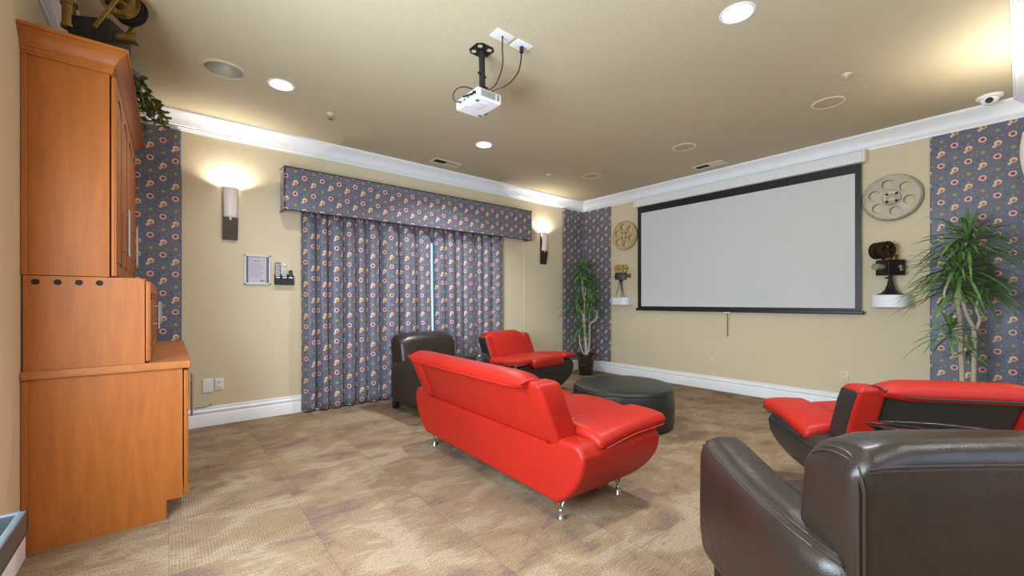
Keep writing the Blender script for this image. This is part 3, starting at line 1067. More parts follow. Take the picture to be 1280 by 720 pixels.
RX0, RX1 = .882, 1.068
t = thing('remote_holder', 'black wall-mounted remote holder right of the framed notice', 'remote holder', ((RX0 + RX1) / 2, YC, 1.425))
hw = (RX1 - RX0) / 2
obj('tray', [box(-hw, hw, -.045, -.0, 0, .004), box(-hw, hw, -.004, 0, 0, .115), box(-hw, hw, -.045, -.041, 0, .095), box(-hw, -hw + .004, -.045, 0, 0, .10), box(hw - .004, hw, -.045, 0, 0, .10)], M_BLACK, t)
for s in (-.033, .03):
    obj('divider', box(s - .0015, s + .0015, -.045, 0, 0, .10), M_BLACK, t)
for q in (-.064, 0, .062):
    obj('pocket_label', box(q - .019, q + .019, -.0458, -.045, .072, .084), M_WHITE, t)


def remote(x, wd, z0, hgt, body, btn, label, ring=False):
    t = thing('remote_control', label, 'remote control', (x, YC - .022, z0), group='remotes in the wall holder')
    obj('remote_body', rb(wd / 2, .010, hgt / 2, .006, 3, (1, 1, 1), (0, 0, hgt / 2)), body, t)
    for r_ in range(7):
        zz = hgt - .022 - r_ * .020
        if ring and r_ in (2, 3):
            continue
        obj('buttons', [rb(wd * .10, .0015, .0055, .001, 1, (1, 1, 1), (q * wd * .28, -.0108, zz)) for q in (-1, 0, 1)], btn, t)
    if ring:
        obj('control_ring', xf(lathe([(.010, 0), (.010, .002), (.015, .002), (.015, 0), (.010, 0)], 24), Matrix.Translation((0, -.010, hgt - .075)) @ Matrix.Rotation(pi / 2, 4, 'X')), btn, t)
    return t


remote(.911, .050, 1.43, .236, M_GREYP, M_WHITE, 'grey remote control, tallest and leftmost in the wall holder')
remote(.975, .046, 1.43, .225, M_WHITE, M_GREYP, 'white remote control in the middle of the wall holder', True)
remote(1.039, .036, 1.43, .155, M_BLACK, M_GREYP, 'short dark remote control at the right of the wall holder')

# ---------------------------------------------------------------- ceiling projector
PX0, PX1, PY0, PY1, PZ0, PZ1 = 1.671, 1.887, 2.414, 2.707, 2.68, 2.757
t = thing('ceiling_projector', 'white video projector hanging from the ceiling on a black pole', 'projector', (1.772, 2.52, H))
L = lambda vf: move(vf, -1.772, -2.52, -H)
obj('projector_body', L(rb((PX1 - PX0) / 2, (PY1 - PY0) / 2, (PZ1 - PZ0) / 2, .016, 4, (1, 1, 1), ((PX0 + PX1) / 2, (PY0 + PY1) / 2, (PZ0 + PZ1) / 2))), M_WHITE, t)
obj('vent_grille', [L(box(PX0 + .03 + q * .0075, PX0 + .033 + q * .0075, PY0 - .0015, PY0 + .001, PZ0 + .014, PZ1 - .014)) for q in range(17)], M_GREYP, t)
obj('vent_grille', [L(box(PX1 - .045 + q * .004, PX1 - .0435 + q * .004, PY0 - .0015, PY0 + .001, PZ0 + .016, PZ1 - .016)) for q in range(5)], M_GREYP, t)
obj('port_panel', [L(box(PX0 - .001, PX0 + .002, PY0 + .04, PY1 - .04, PZ0 + .018, PZ1 - .018))], plain('pale_port_panel', srgb(206, 206, 206), .5), t)
for q in range(4):
    obj('socket', L(box(PX0 - .0018, PX0 + .001, PY0 + .055 + q * .05, PY0 + .08 + q * .05, PZ0 + .03, PZ0 + .044)), M_GREYP, t)
obj('lens', L(xf(lathe([(0, 0), (.036, 0), (.036, .012), (.028, .014), (.026, .004), (0, .006)], 24), Matrix.Translation((PX1 - .002, PY1 - .08, (PZ0 + PZ1) / 2)) @ Matrix.Rotation(pi / 2, 4, 'Y'))), M_BLACK, t)
obj('filter_cover', L(rb(.05, .06, .002, .0015, 2, (1, 1, 1), ((PX0 + PX1) / 2 - .03, PY0 + .11, PZ0 - .0012))), M_WHITE, t)
obj('foot', L(lathe([(0, 0), (.012, 0), (.012, -.006), (0, -.006)], 16, (PX0 + .03, PY0 + .05, PZ0))), M_GREYP, t)
obj('foot', L(lathe([(0, 0), (.012, 0), (.012, -.006), (0, -.006)], 16, (PX1 - .03, PY1 - .05, PZ0))), M_GREYP, t)
h2 = .076
oct_ = [(-h2, -.045), (-.045, -h2), (.045, -h2), (h2, -.045), (h2, .045), (.045, h2), (-.045, h2), (-h2, .045)]
obj('ceiling_plate', move(prism(oct_, -.006, 0, 'xy'), -.025, -.045), M_BLACK, t)
for hx, hy in ((-.04, -.04), (.04, -.04), (-.04, .04), (.04, .04)):
    obj('plate_hole', lathe([(0, -.0068), (.018, -.0068), (.018, -.006), (0, -.006)], 18, (hx - .025, hy - .045, 0)), M_CEIL, t)
obj('pole', along((-.02, -.04, -.006), (-.0, -.02, PZ1 - H + .02), .022, 20), M_BLACK, t)
obj('pole_clamp', [along((-.05, -.04, -.17), (.03, -.02, -.17), .008), rb(.03, .03, .02, .006, 2, (1, 1, 1), (-.0, -.022, PZ1 - H + .03))], M_BLACK, t)
for a in range(4):
    ca, sa = cos(R(45 + 90 * a)), sin(R(45 + 90 * a))
    obj('mount_arm', tube([(0, -.02, PZ1 - H + .022), (.06 * ca, .08 * sa + .02, PZ1 - H + .02), (.075 * ca, .10 * sa + .025, PZ1 - H - .002)], .007, 6), M_BRONZE, t)

o1 = thing('ceiling_wall_plate', 'white ceiling cable plate with a thin cord, nearer the projector mount', 'cable plate', (1.762, 2.25, H), group='ceiling cable plates')
obj('cover_plate', rb(.075, .05, .004, .003, 2, (1, 1, 1), (0, 0, -.004)), M_WHITE, o1)
obj('cable_hole', lathe([(0, -.0086), (.008, -.0086), (.008, -.008), (0, -.008)], 12), M_DARKHOLE, o1)
o2 = thing('ceiling_wall_plate', 'white ceiling cable plate with a plugged-in cord, farther from the projector', 'cable plate', (1.935, 2.25, H), group='ceiling cable plates')
obj('cover_plate', rb(.07, .05, .004, .003, 2, (1, 1, 1), (0, 0, -.004)), M_WHITE, o2)
obj('plug', rb(.012, .012, .024, .005, 2, (1, 1, 1), (0, 0, -.032)), M_BLACK, o2)
c1 = obj('projector_cable', tube(spline([(1.762, 2.25, H - .006), (1.77, 2.26, 2.97), (1.79, 2.285, 2.88), (1.80, 2.36, 2.80), (1.79, 2.42, 2.772), (1.76, 2.48, 2.765)], 8), .005, 8), M_BRONZE)
tag(c1, 'brown cable from the nearer ceiling plate down to the projector', 'cable', 'projector cables')
c2 = obj('projector_cable', tube(spline([(1.935, 2.25, H - .05), (1.93, 2.255, 2.94), (1.92, 2.275, 2.87), (1.88, 2.33, 2.80), (1.83, 2.40, 2.772), (1.80, 2.47, 2.765)], 8), .005, 8), M_BRONZE)
tag(c2, 'brown power cable from the farther ceiling plate down to the projector', 'cable', 'projector cables')
c3 = obj('projector_cable', [tube(spline([(1.70, 2.50, 2.767), (1.665, 2.56, 2.80), (1.63, 2.62, 2.80), (1.62, 2.66, 2.76), (1.64, 2.66, 2.725), (1.671, 2.63, 2.72)], 8), .005, 8)], M_BRONZE)
tag(c3, 'brown cable looping over the back of the projector into its ports', 'cable', 'projector cables')
c4 = obj('projector_cable', [along((1.665, 2.45, 2.715), (1.645, 2.56, 2.722), .006), along((1.672, 2.44, 2.715), (1.650, 2.44, 2.715), .009)], M_BLACK)
tag(c4, 'short black cable plugged into the back of the projector', 'cable', 'projector cables')

# ================================================================ wooden cabinets on the left
CY0, CY1 = 3.085, 4.70


def bar_handle(x, y, z0, z1, parent):
    """vertical bar pull standing off a door whose face looks towards +x"""
    obj('handle', [along((x + .03, y, z0), (x + .03, y, z1), .006), along((x, y, z0 + .03), (x + .03, y, z0 + .03), .0045, 8), along((x, y, z1 - .03), (x + .03, y, z1 - .03), .0045, 8)], M_STEEL, parent)


def cab_door(parent, x, y0, y1, z0, z1, handle_y, hz0, hz1, arch=True):
    d = obj('door', [box(x, x + .014, y0, y1, z0, z1, .002)] +
            [box(x + .014, x + .021, y0, y0 + .062, z0, z1, .003), box(x + .014, x + .021, y1 - .062, y1, z0, z1, .003),
             box(x + .014, x + .021, y0 + .062, y1 - .062, z0, z0 + .062, .003)] +
            [prism([(y0 + .06, z1), (y1 - .06, z1)] + [(y1 - .06 - (y1 - y0 - .12) * i / 14, z1 - .115 + (.055 * sin(pi * i / 14) if arch else .055)) for i in range(15)], x + .014, x + .021, 'yz')],
            M_WOOD, parent)
    ph = (z1 - .13) - (z0 + .085)
    obj('raised_panel', prism([(y0 + .085, z0 + .085), (y1 - .085, z0 + .085)] + [(y1 - .085 - (y1 - y0 - .17) * i / 14, z1 - .145 + (.055 * sin(pi * i / 14) if arch else .045)) for i in range(15)], x + .012, x + .019, 'yz'), M_WOOD, d)
    bar_handle(x + .020, handle_y, hz0, hz1, d)
    return d


XLC = XL + .002
# upper unit
t = thing('upper_cabinet', 'upper wooden wall cabinet with a crown moulding and arched doors', 'cabinet', (0, 0, 0))
UX = -.246
obj('carcass', [box(XLC, UX, CY0, CY0 + .02, 1.372, 2.46, .002), box(XLC, UX, CY1 - .02, CY1, 1.372, 2.45), box(XLC, XLC + .012, CY0 + .02, CY1 - .02, 1.372, 2.45),
                box(XLC, UX, CY0 + .02, CY1 - .02, 1.372, 1.392), box(XLC, UX, CY0 + .02, CY1 - .02, 2.40, 2.42), box(XLC, UX, 3.88, 3.90, 1.392, 2.40)], M_WOOD, t)
obj('scribe_strip', box(XLC, XLC + .022, CY0 - .006, CY0, 1.372, 2.452, .002), M_WOOD, t)
UC = [(0, 2.452), (.010, 2.452), (.010, 2.462), (.017, 2.468), (.017, 2.482), (.024, 2.487), (.024, 2.496), (.030, 2.502), (.038, 2.522), (.056, 2.540), (.068, 2.548), (.068, 2.556), (.080, 2.560), (.080, 2.575), (0, 2.575)]
obj('crown_moulding', [run(UC, (XLC, CY0), (UX, CY0), (0, -1), 0, -1), run(UC, (UX, CY0), (UX, CY1), (1, 0), -1, -1), run(UC, (UX, CY1), (XLC, CY1), (0, 1), -1, 0),
                       box(XLC, UX, CY0, CY1, 2.553, 2.573)], M_WOOD, t, smooth=25)
ys = [CY0 + .004, 3.486, 3.888, 4.29, CY1 - .004]
for i in range(4):
    hy = ys[i + 1] - .035 if i % 2 == 0 else ys[i] + .035
    cab_door(t, UX + .006, ys[i] + .002, ys[i + 1] - .002, 1.376, 2.446, hy, 1.52, 1.80)

# middle unit standing on the worktop
t = thing('middle_cabinet', 'lower-set wooden cabinet with black grommet holes, resting on the worktop', 'cabinet', (0, 0, 0))
MX = -.105
obj('carcass', [prism([(XLC + .006, .898), (MX, .898), (MX, 1.352), (MX - .018, 1.369), (XLC + .006, 1.369)], CY0 + .002, CY0 + .022, 'xz'), box(XLC + .006, MX, CY1 - .022, CY1, .898, 1.369),
                box(XLC + .006, MX, CY0 + .022, CY1 - .022, .898, .918), box(XLC + .006, MX, CY0 + .022, CY1 - .022, 1.349, 1.369), box(XLC + .006, XLC + .018, CY0 + .022, CY1 - .022, .918, 1.349)], M_WOOD, t)
obj('edge_strip', box(MX - .03, MX, CY0 - .001, CY0 + .002, .898, 1.352), M_WOOD, t)
for q in range(4):
    xx = -.511 + q * .0755
    obj('grommet_hole', xf(lathe([(0, 0), (.0145, 0), (.0145, .002), (0, .002)], 20), Matrix.Translation((xx, CY0 + .002, 1.338)) @ Matrix.Rotation(pi / 2, 4, 'X')), M_DARKHOLE, t)
for i in range(4):
    hy = ys[i + 1] - .035 if i % 2 == 0 else ys[i] + .035
    cab_door(t, MX + .004, ys[i] + .002, ys[i + 1] - .002, .908, 1.352, hy, 1.07, 1.24, False)

# base unit and worktop
t = thing('base_cabinet', 'wooden base cabinet with a toe kick, standing on the carpet', 'cabinet', (0, 0, 0))
BX = .060
obj('carcass', [prism([(XLC, 0), (-.012, 0), (-.012, .108), (BX, .108), (BX, .855), (XLC, .855)], CY0, CY0 + .02, 'xz'),
                prism([(XLC, 0), (-.012, 0), (-.012, .108), (BX, .108), (BX, .855), (XLC, .855)], CY1 - .02, CY1, 'xz'),
                box(XLC, BX, CY0 + .02, CY1 - .02, .108, .128), box(-.03, -.012, CY0 + .02, CY1 - .02, 0, .108), box(XLC, XLC + .012, CY0 + .02, CY1 - .02, .128, .855), box(XLC, BX, CY0 + .02, CY1 - .02, .835, .855)], M_WOOD, t)
obj('scribe_strip', box(XLC, XLC + .024, CY0 - .006, CY0, 0.0, .85, .002), M_WOOD, t)
for i in range(4):
    hy = ys[i + 1] - .035 if i % 2 == 0 else ys[i] + .035
    cab_door(t, BX + .006, ys[i] + .002, ys[i + 1] - .002, .122, .842, hy, .49, .76, False)
o = obj('worktop', rb((.098 - XLC) / 2, (CY1 - CY0 + .04) / 2, .0215, .006, 3, (1, 1, 1), ((.098 + XLC) / 2, (CY0 + CY1) / 2, .8765)), M_WOODT)
tag(o, 'wooden worktop running over the base cabinet', 'worktop')

# projector-like prop on top of the cabinets; local +x is where the lens points
t = thing('model_cine_camera', 'black and brass antique cine camera on top of the wooden cabinet', 'model camera', (-.305, 3.36, 2.575), R(-28))
obj('housing', rb(.10, .085, .105, .003, 2, (1, 1, 1), (0, 0, .145)), M_DKMETAL, t)
obj('base_plate', rb(.115, .09, .02, .004, 2, (1, 1, 1), (.03, 0, .02)), M_DKMETAL, t)
obj('lens_barrel', xf(lathe([(0, 0), (.030, 0), (.030, .085), (.034, .086), (.034, .10), (0, .10)], 28), Matrix.Translation((.10, -.02, .185)) @ Matrix.Rotation(pi / 2, 4, 'Y')), M_BRASS, t)
obj('lens_glass', xf(lathe([(0, .10), (.029, .10), (.029, .102), (0, .102)], 28), Matrix.Translation((.10, -.02, .185)) @ Matrix.Rotation(pi / 2, 4, 'Y')), M_LENS, t)
obj('brass_chimney', lathe([(0, .16), (.034, .16), (.034, .175), (.029, .175), (.029, .285), (.036, .286), (.036, .305), (.03, .312), (0, .312)], 28, (-.105, -.068, .02)), M_BRASS, t)
obj('reel_strut', xf(box(-.012, .012, -.005, .005, 0, .21, .003), Matrix.Translation((.03, -.090, .19)) @ Matrix.Rotation(R(32), 4, 'Y')), M_BRASS, t)
obj('reel_strut', xf(box(-.012, .012, -.005, .005, 0, .21, .003), Matrix.Translation((.03, .090, .19)) @ Matrix.Rotation(R(32), 4, 'Y')), M_BRASS, t)
obj('reel', [xf(p, Matrix.Translation((.115, -.03, .39)) @ Matrix.Rotation(pi / 2, 4, 'X')) for p in spoked_reel(.088, .05, None)], M_BRASS, t)
obj('reel', [xf(p, Matrix.Translation((.115, .04, .39)) @ Matrix.Rotation(pi / 2, 4, 'X')) for p in spoked_reel(.088, .05, None)], M_DKMETAL, t)

# ivy
rnd = random.Random(12)


def ivy_leaf(p, yaw, pitch, roll, s):
    pts = [(0, 0), (.25, .42), (.55, .30), (.62, .42), (1.0, 0), (.62, -.42), (.55, -.30), (.25, -.42)]
    V = [(x * s, y * s, .10 * s * abs(y)) for x, y in pts]
    M = Matrix.Translation(p) @ Matrix.Rotation(yaw, 4, 'Z') @ Matrix.Rotation(pitch, 4, 'Y') @ Matrix.Rotation(roll, 4, 'X')
    return xf((V, [(0, 1, 2, 4), (2, 3, 4), (0, 4, 6, 7), (4, 5, 6)]), M)


t = thing('ivy_plant', 'trailing ivy plant on top of the far end of the cabinets', 'plant', (-.30, 4.30, 2.575))
obj('pot', lathe([(0, 0), (.075, 0), (.095, .14), (.10, .145), (.088, .145), (.08, .12), (0, .12)], 28), M_POT, t)
lv, st = [], []
for q in range(15):
    a = rnd.uniform(-1.9, 1.3) if q < 12 else rnd.uniform(0, 6.28)
    Ln = rnd.uniform(.14, .29)
    hgt = rnd.uniform(.05, .28)
    drop = rnd.uniform(.0, .34)
    pts = [(0, 0, .13), (Ln * .35 * cos(a), Ln * .35 * sin(a), .13 + hgt), (Ln * .75 * cos(a), Ln * .75 * sin(a), .15 + hgt * .7 - drop * .25), (Ln * cos(a), Ln * sin(a), max(.03, .15 - drop * .3))]
    pth = spline(pts, 6)
    st.append(tube(pth, .0025, 5))
    for i, p in enumerate(pth[2:]):
        for _ in range(2):
            lv.append(ivy_leaf((p[0] + rnd.uniform(-.02, .02), p[1] + rnd.uniform(-.02, .02), p[2] + rnd.uniform(-.01, .03)), rnd.uniform(0, 6.28), rnd.uniform(-.4, .9), rnd.uniform(-.6, .6), rnd.uniform(.035, .065)))
obj('stems', st, M_BARK, t)
obj('foliage', lv, M_IVY, t, smooth=180)

# dark tray shelf at the left edge
t = thing('tray_shelf', 'dark grey open tray fixed low on the left wall, in the bottom left corner', 'tray', (XL, 1.70, .545))
tx, ty = .214, .30
obj('tray_floor', box(0.004, tx, -ty, ty, -.035, -.028), M_DKGREY, t)
obj('tray_rim', [rb(.011, ty, .038, .007, 3, (1, 1, 1), (tx - .011, 0, 0)), rb(.008, ty, .038, .006, 3, (1, 1, 1), (.008, 0, 0)),
                 rb(tx / 2, .011, .038, .007, 3, (1, 1, 1), (tx / 2, ty - .011, 0)), rb(tx / 2, .011, .038, .007, 3, (1, 1, 1), (tx / 2, -ty + .011, 0))], M_DKGREY, t)
obj('tray_bar', along((.085, -ty + .01, .012), (.085, ty - .01, .012), .012), M_DKGREY, t)
obj('bracket', [box(0, .02, -.2, -.18, -.16, -.03), box(0, .02, .0, .02, -.16, -.03)], M_DKGREY, t)

# ================================================================ red and two-tone seating
def barrel(W, drop=.44):
    half = [(W - .20, .12), (W - .135, .165), (W - .07, .235), (W - .02, .32), (W, .405), (W - .006, .435), (W - .03, .468), (W - .06, .484)]
    half = [(W - .20, .12)] + spline(half, 4)[1:]
    inner = [(W - .19, .486), (W - .235, .473), (W - .25, drop)]
    r = half + inner
    l = [(-a, b) for a, b in r[::-1]]
    return r + l


def chrome_leg(x, y, parent, sgn):
    """splayed stirrup leg with a conical foot"""
    g = obj('leg', [tube(spline([(x - .028, y, .135), (x - .020, y, .10), (x - .003, y, .062), (x, y, .045)], 5), .0085, 8),
                    tube(spline([(x + .030, y, .135), (x + .022, y, .10), (x + .004, y, .062), (x, y, .045)], 5), .0085, 8),
                    lathe([(0, 0), (.026, 0), (.026, .004), (.018, .016), (.013, .035), (.013, .052), (0, .056)], 20, (x, y, 0)),
                    rb(.036, .022, .007, .004, 2, (1, 1, 1), (x, y, .135))], M_CHROME, parent)
    return g


def lean(x, y, z):
    return (x - .155 * max(0, z - .44) / .36, y, z)


def lounge(name, label, cat, W, C, seats, two_tone, loc, rz, group=None):
    """local +x is where the sitter looks; W half width"""
    t = thing(name, label, cat, loc, rz, group)
    bodym = M_BLKL if two_tone else M_RED
    pipem = M_BLKL if two_tone else M_PIPER
    x0, x1 = -.34, .33

    def taper(v):
        x, y, z = v
        u = (x - x0) / (x1 - x0)
        k = max(0, (.42 - z) / .30)
        x -= u * .06 * k * k
        x += u * .03 * sin(pi * min(1, max(0, (z - .12) / .4)))
        return (x, y, z)
    P = barrel(W)
    V, F = prism(P, x0, x1, 'yz', 6)
    V = [taper(v) for v in V]
    b = obj('body', (V, F), bodym, t, smooth=40)
    md = b.modifiers.new('soft', 'BEVEL')
    md.width = .022
    md.segments = 4
    md.limit_method = 'ANGLE'
    md.angle_limit = R(55)
    B = C + .135
    # back: centre panel and a wing at each end
    obj('back_panel', rb(.055, C + .005, .20, .018, 3, (1, 2, 4), (-.255, 0, .60), lean), bodym, t)
    obj('seam', tube([(-.343, -(W - .27) + i * (2 * W - .54) / 12, .4415) for i in range(13)], .0045, 6), pipem, b)
    for s in (-1, 1):
        def wf(x, y, z, s=s):
            k = max(0, (z - .70)) / .1
            y -= s * .012 * k * k * (1 if s * y > C + .06 else 0)
            return lean(x, y, z)
        wg = obj('wing', rb(.085, .0675, .185, .028, 4, (2, 2, 5), (-.252, s * (C + .0675), .618), wf), M_RED, t)
        if two_tone:
            obj('wing_side', rb(.070, .010, .165, .009, 3, (2, 1, 5), (-.252, s * (B - .004), .615), lambda x, y, z, s=s: wf(x, y, z)), M_BLKL, wg)
    # back cushion, rolled over the top
    sec = [(-.505, .752), (-.530, .758), (-.546, .790), (-.53, .825), (-.48, .845), (-.41, .84), (-.34, .80), (-.275, .72), (-.215, .60), (-.165, .48), (-.16, .445),
           (-.22, .44), (-.27, .52), (-.36, .68), (-.43, .762), (-.47, .762)]
    sec = spline(sec, 3, True)
    Lc = C + .035
    ns = 18
    V, F = [], []
    m = len(sec)
    cx = sum(p[0] for p in sec) / m
    for i in range(ns + 1):
        u = -1 + 2 * i / ns
        u = (abs(u) ** .6) * (1 if u >= 0 else -1) if False else u
        e = Lc - abs(u) * Lc                         # distance from the end
        q = max(0.0, 1 - e / .13)
        drp = .055 * q * q
        for (a, c) in sec:
            k = min(1, max(0, (c - .62) / .22))
            inset = 0.03 * q * q
            aa = a + (cx - a) * inset * 2
            lip = q * q * .036 * min(1, max(0, (-.40 - a) / .1)) * min(1, max(0, (.835 - c) / .06))
            V.append((aa, u * Lc, c - drp * k * .6 + lip))
    for i in range(ns):
        for j in range(m):
            l = (j + 1) % m
            F.append((i * m + j, i * m + l, (i + 1) * m + l, (i + 1) * m + j))
    F.append(tuple(range(m))[::-1])
    F.append(tuple(ns * m + j for j in range(m)))
    hb = obj('back_cushion', (V, F), M_RED, t, smooth=45)
    md = hb.modifiers.new('soft', 'BEVEL')
    md.width = .012
    md.segments = 3
    md.limit_method = 'ANGLE'
    md.angle_limit = R(60)
    # piping along the lower rear edge of the roll and down its ends
    pth = []
    for i in range(ns + 1):
        u = -1 + 2 * i / ns
        e = Lc - abs(u) * Lc
        q = max(0.0, 1 - e / .13)
        pth.append((-.543 + .02 * q, u * Lc * 1.002, .772 + .028 * q * q))
    endp = [(-.525, .828), (-.50, .838), (-.43, .836), (-.39, .822)]
    for s, seq in ((-1, 1), (1, 1)):
        pass
    A = [(a + .012, -Lc - .001, c - .033 * min(1, max(0, (c - .62) / .22))) for a, c in endp]
    Bp = [(a, -y, c) for a, y, c in A]
    obj('piping', tube(spline(A[::-1] + pth + Bp, 3), .006, 6), pipem, hb)
    obj('stitched_tuck', [tube(spline([(-.232 + .008, yc - .075, .635), (-.232 - .004, yc, .632), (-.232 + .008, yc + .075, .635)], 6), .007, 6) for yc in [(-Lc + Lc * (2 * i + 1) / seats) for i in range(seats)]], M_PIPER, hb)
    # seats
    sw = 2 * (W - .25) / seats
    for i in range(seats):
        yc = -(W - .25) + sw * (i + .5)
        def sf(x, y, z, yc=yc):
            z += .025 * (1 - ((y - yc) / (sw / 2)) ** 2) * (1 if z > .46 else 0)
            return (x, y, z)
        obj('seat_cushion', rb(.275, sw / 2 - .003, .055, .045, 4, (4, 4, 1), (.115, yc, .485), sf), M_RED, t)
    # arm pads
    for s in (-1, 1):
        def af(x, y, z, s=s):
            o_ = (s * y - (W - .118)) / .135               # -1 inner .. 1 outer
            f = (x - .085) / .295                         # -1 rear .. 1 front
            z -= .020 * max(0, o_) ** 2
            z += .014 * f + .010 * (1 - f * f) - .022 * max(0, -f) * max(0, o_)
            if z < .522:
                z += .010 * max(0, f) ** 3
            y += s * (.014 * max(0, f) - .012 * max(0, -f))
            return (x, y, z)
        ap = obj('arm_pad', rb(.295, .135, .036, .033, 4, (6, 4, 1), (.085, s * (W - .118), .518), af), M_RED, t)
        line = [af(-.16 + .50 * i / 14, s * (W + .0185), .494) for i in range(15)]
        line += [af(.365, s * (W - .01), .490), af(.378, s * (W - .06), .490), af(.379, s * (W - .12), .490), af(.375, s * (W - .2), .490)]
        obj('piping', tube(line, .005, 6), pipem, ap)
    # legs
    for lx in (-.27, .24):
        for s in (-1, 1):
            chrome_leg(lx, s * (W - .235), t, s)
    return t


lounge('red_sofa', 'long red leather sofa with chrome feet, seen from behind', 'sofa', 1.01, .70, 3, False, (2.02, 2.43, 0), -.03)
lounge('red_armchair', 'red and black leather armchair beside the corner plant, its back to the curtains', 'armchair', .56, .295, 1, True, (3.58, 4.06, 0), math.atan2(-.99, .14), 'red and black armchairs')
camf = Vector((cos(HEAD), sin(HEAD), 0))
camr = Vector((sin(HEAD), -cos(HEAD), 0))


def cam_floor(D, Rr):
    v = camf * D + camr * Rr
    return (v.x, v.y, 0)


lounge('red_armchair', 'red and black leather armchair at the right edge, seen from behind beyond the brown chair', 'armchair', .55, .295, 1, True, cam_floor(2.50, 2.275), HEAD - R(12), 'red and black armchairs')

# ================================================================ brown club chairs
def club_chair(label, loc, rz):
    """local +x is where the sitter looks"""
    t = thing('brown_armchair', label, 'armchair', loc, rz, 'brown leather armchairs')
    W, aw = .45, .215
    xb, xf_ = -.42, .42

    def arm_top(x):
        u = (x - xb) / (xf_ - xb)
        return .570 + .092 * max(0, (u - .35) / .65) ** 1.6 - .030 * max(0, (u - .86) / .14) ** 2 - .025 * max(0, (.3 - u) / .3)

    def af_maker(s):
        def f(x, y, z):
            u = (x - xb) / (xf_ - xb)
            k = (z - .08) / (.62 - .08)
            z = .08 + k * (arm_top(x) - .08)
            # outer side swells, front rounds in towards the bottom
            if s * y > W - aw / 2:
                y += s * (.022 * sin(pi * min(1, max(0, k))) * sin(pi * u * .9 + .2))
                y -= s * .05 * max(0, 1 - u / .3) ** 2
            if u > .5:
                x -= .07 * max(0, (.30 - k) / .30) ** 2 * (u - .5) * 2
            return (x, y, z)
        return f
    for s in (-1, 1):
        f = af_maker(s)
        a = obj('arm', rb((xf_ - xb) / 2, aw / 2, .27, .09, 6, (10, 2, 6), (0, s * (W - aw / 2), .35), f), M_BRWN, t)
        for k_i, (dy, dz) in enumerate(((.034, .018), (.018, .036))):
            path = []
            for i in range(29):
                x = xf_ - .012 - i * (xf_ - xb - .05) / 28
                e_ = max(0, x - (xf_ - .09))
                q_ = .09 - math.sqrt(max(0, .09 ** 2 - e_ ** 2))
                yo = W - dy - q_ * .45
                zt = .62 - dz - q_ * .8
                path.append(f(x, s * yo, zt))
            obj('stitched_seam', tube(path, .0032, 6), M_SEAM, a)
    # base under the seat and feet
    obj('base', rb(.38, W - aw + .01, .09, .02, 3, (2, 2, 1), (-.01, 0, .18)), M_BRWN, t)

    def sfn(x, y, z):
        if z > .40:
            z += .03 * (1 - (y / .25) ** 2) * (1 - ((x - .06) / .36) ** 2)
        return (x, y, z)
    obj('seat_cushion', rb(.32, W - aw - .004, .085, .06, 5, (4, 4, 1), (.09, 0, .345), sfn), M_BRWN, t)
    # backrest
    BW = .40

    def bf(x, y, z):
        k = (z - .12) / .77
        x2 = x - .02 * k
        if x > -.30:
            x2 += .07 * (1 - k)
            x2 += .02 * (1 - (y / BW) ** 2)
        wz = min(1, max(0, (z - .45) / .40)) ** 1.5
        z += wz * .010 * (1 - (y / BW) ** 2)
        e = abs(y) / BW
        z -= wz * .05 * max(0, (x + .34) / .15) ** 1.6
        z -= wz * .055 * max(0, (e - .70) / .30) ** 2
        y *= (1 - .05 * (1 - k))
        return (x2, y, z)
    bk = obj('backrest', rb(.115, BW, .372, .052, 5, (3, 8, 8), (-.305, 0, .492), bf), M_BRWN, t)
    for off in (0, .013):
        loop = [bf(-.4185 + off * .8, BW - .0125 + off * .55, .14 + i * .0425) for i in range(16)]
        loop += [bf(-.405 + off, BW - .016 + off * .3, .822), bf(-.385 + off, BW - .022 + off * .3, .846), bf(-.34, BW - .028 + off, .857), bf(-.28, BW - .030 + off, .860), bf(-.225, BW - .030 + off, .852)]
        for s in (-1, 1):
            obj('stitched_seam', tube(spline([(a, s * b_, c) for a, b_, c in loop], 2), .0032, 6), M_SEAM, bk)
    for dz in (0, .011):
        obj('stitched_seam', tube([bf(-.4195, -BW + .024 + i * (2 * BW - .048) / 20, .798 + dz + .045 * max(0, (abs(-1 + i / 10) * .94 - .70) / .30) ** 2) for i in range(21)], .0028, 6), M_SEAM, bk)
    for fx_ in (-.36, .33):
        for s in (-1, 1):
            obj('leg', rb(.03, .03, .045, .006, 2, (1, 1, 1), (fx_, s * (W - .09), .045)), M_BLACK, t)
    return t


club_chair('brown leather armchair in the near right foreground, seen from behind', cam_floor(1.515, 1.295), HEAD + R(0))
club_chair('brown leather armchair against the curtains, behind the red sofa', (2.44, 4.30, 0), math.atan2(-.992, .12))

# round ottoman
t = thing('round_ottoman', 'large round black vinyl ottoman in front of the red sofa', 'ottoman', (3.592, 2.59, 0))
obj('drum', lathe([(0, .02), (.478, .02), (.49, .03), (.497, .06), (.50, .20), (.499, .345), (.492, .366), (0, .366)], 72), M_OTTO, t)
obj('top_cushion', lathe([(.492, .362), (.494, .375), (.484, .395), (.455, .408), (.36, .414), (.2, .418), (0, .419)], 72), M_OTTO, t)
obj('piping', tube([(.4945 * cos(2 * pi * i / 72), .4945 * sin(2 * pi * i / 72), .366) for i in range(72)], .005, 6, True), M_OTTO, t)
for a in (45, 135, 225, 315):
    obj('foot', lathe([(0, 0), (.025, 0), (.03, .025), (0, .025)], 16, (.38 * cos(R(a)), .38 * sin(R(a)), 0)), M_BLACK, t)

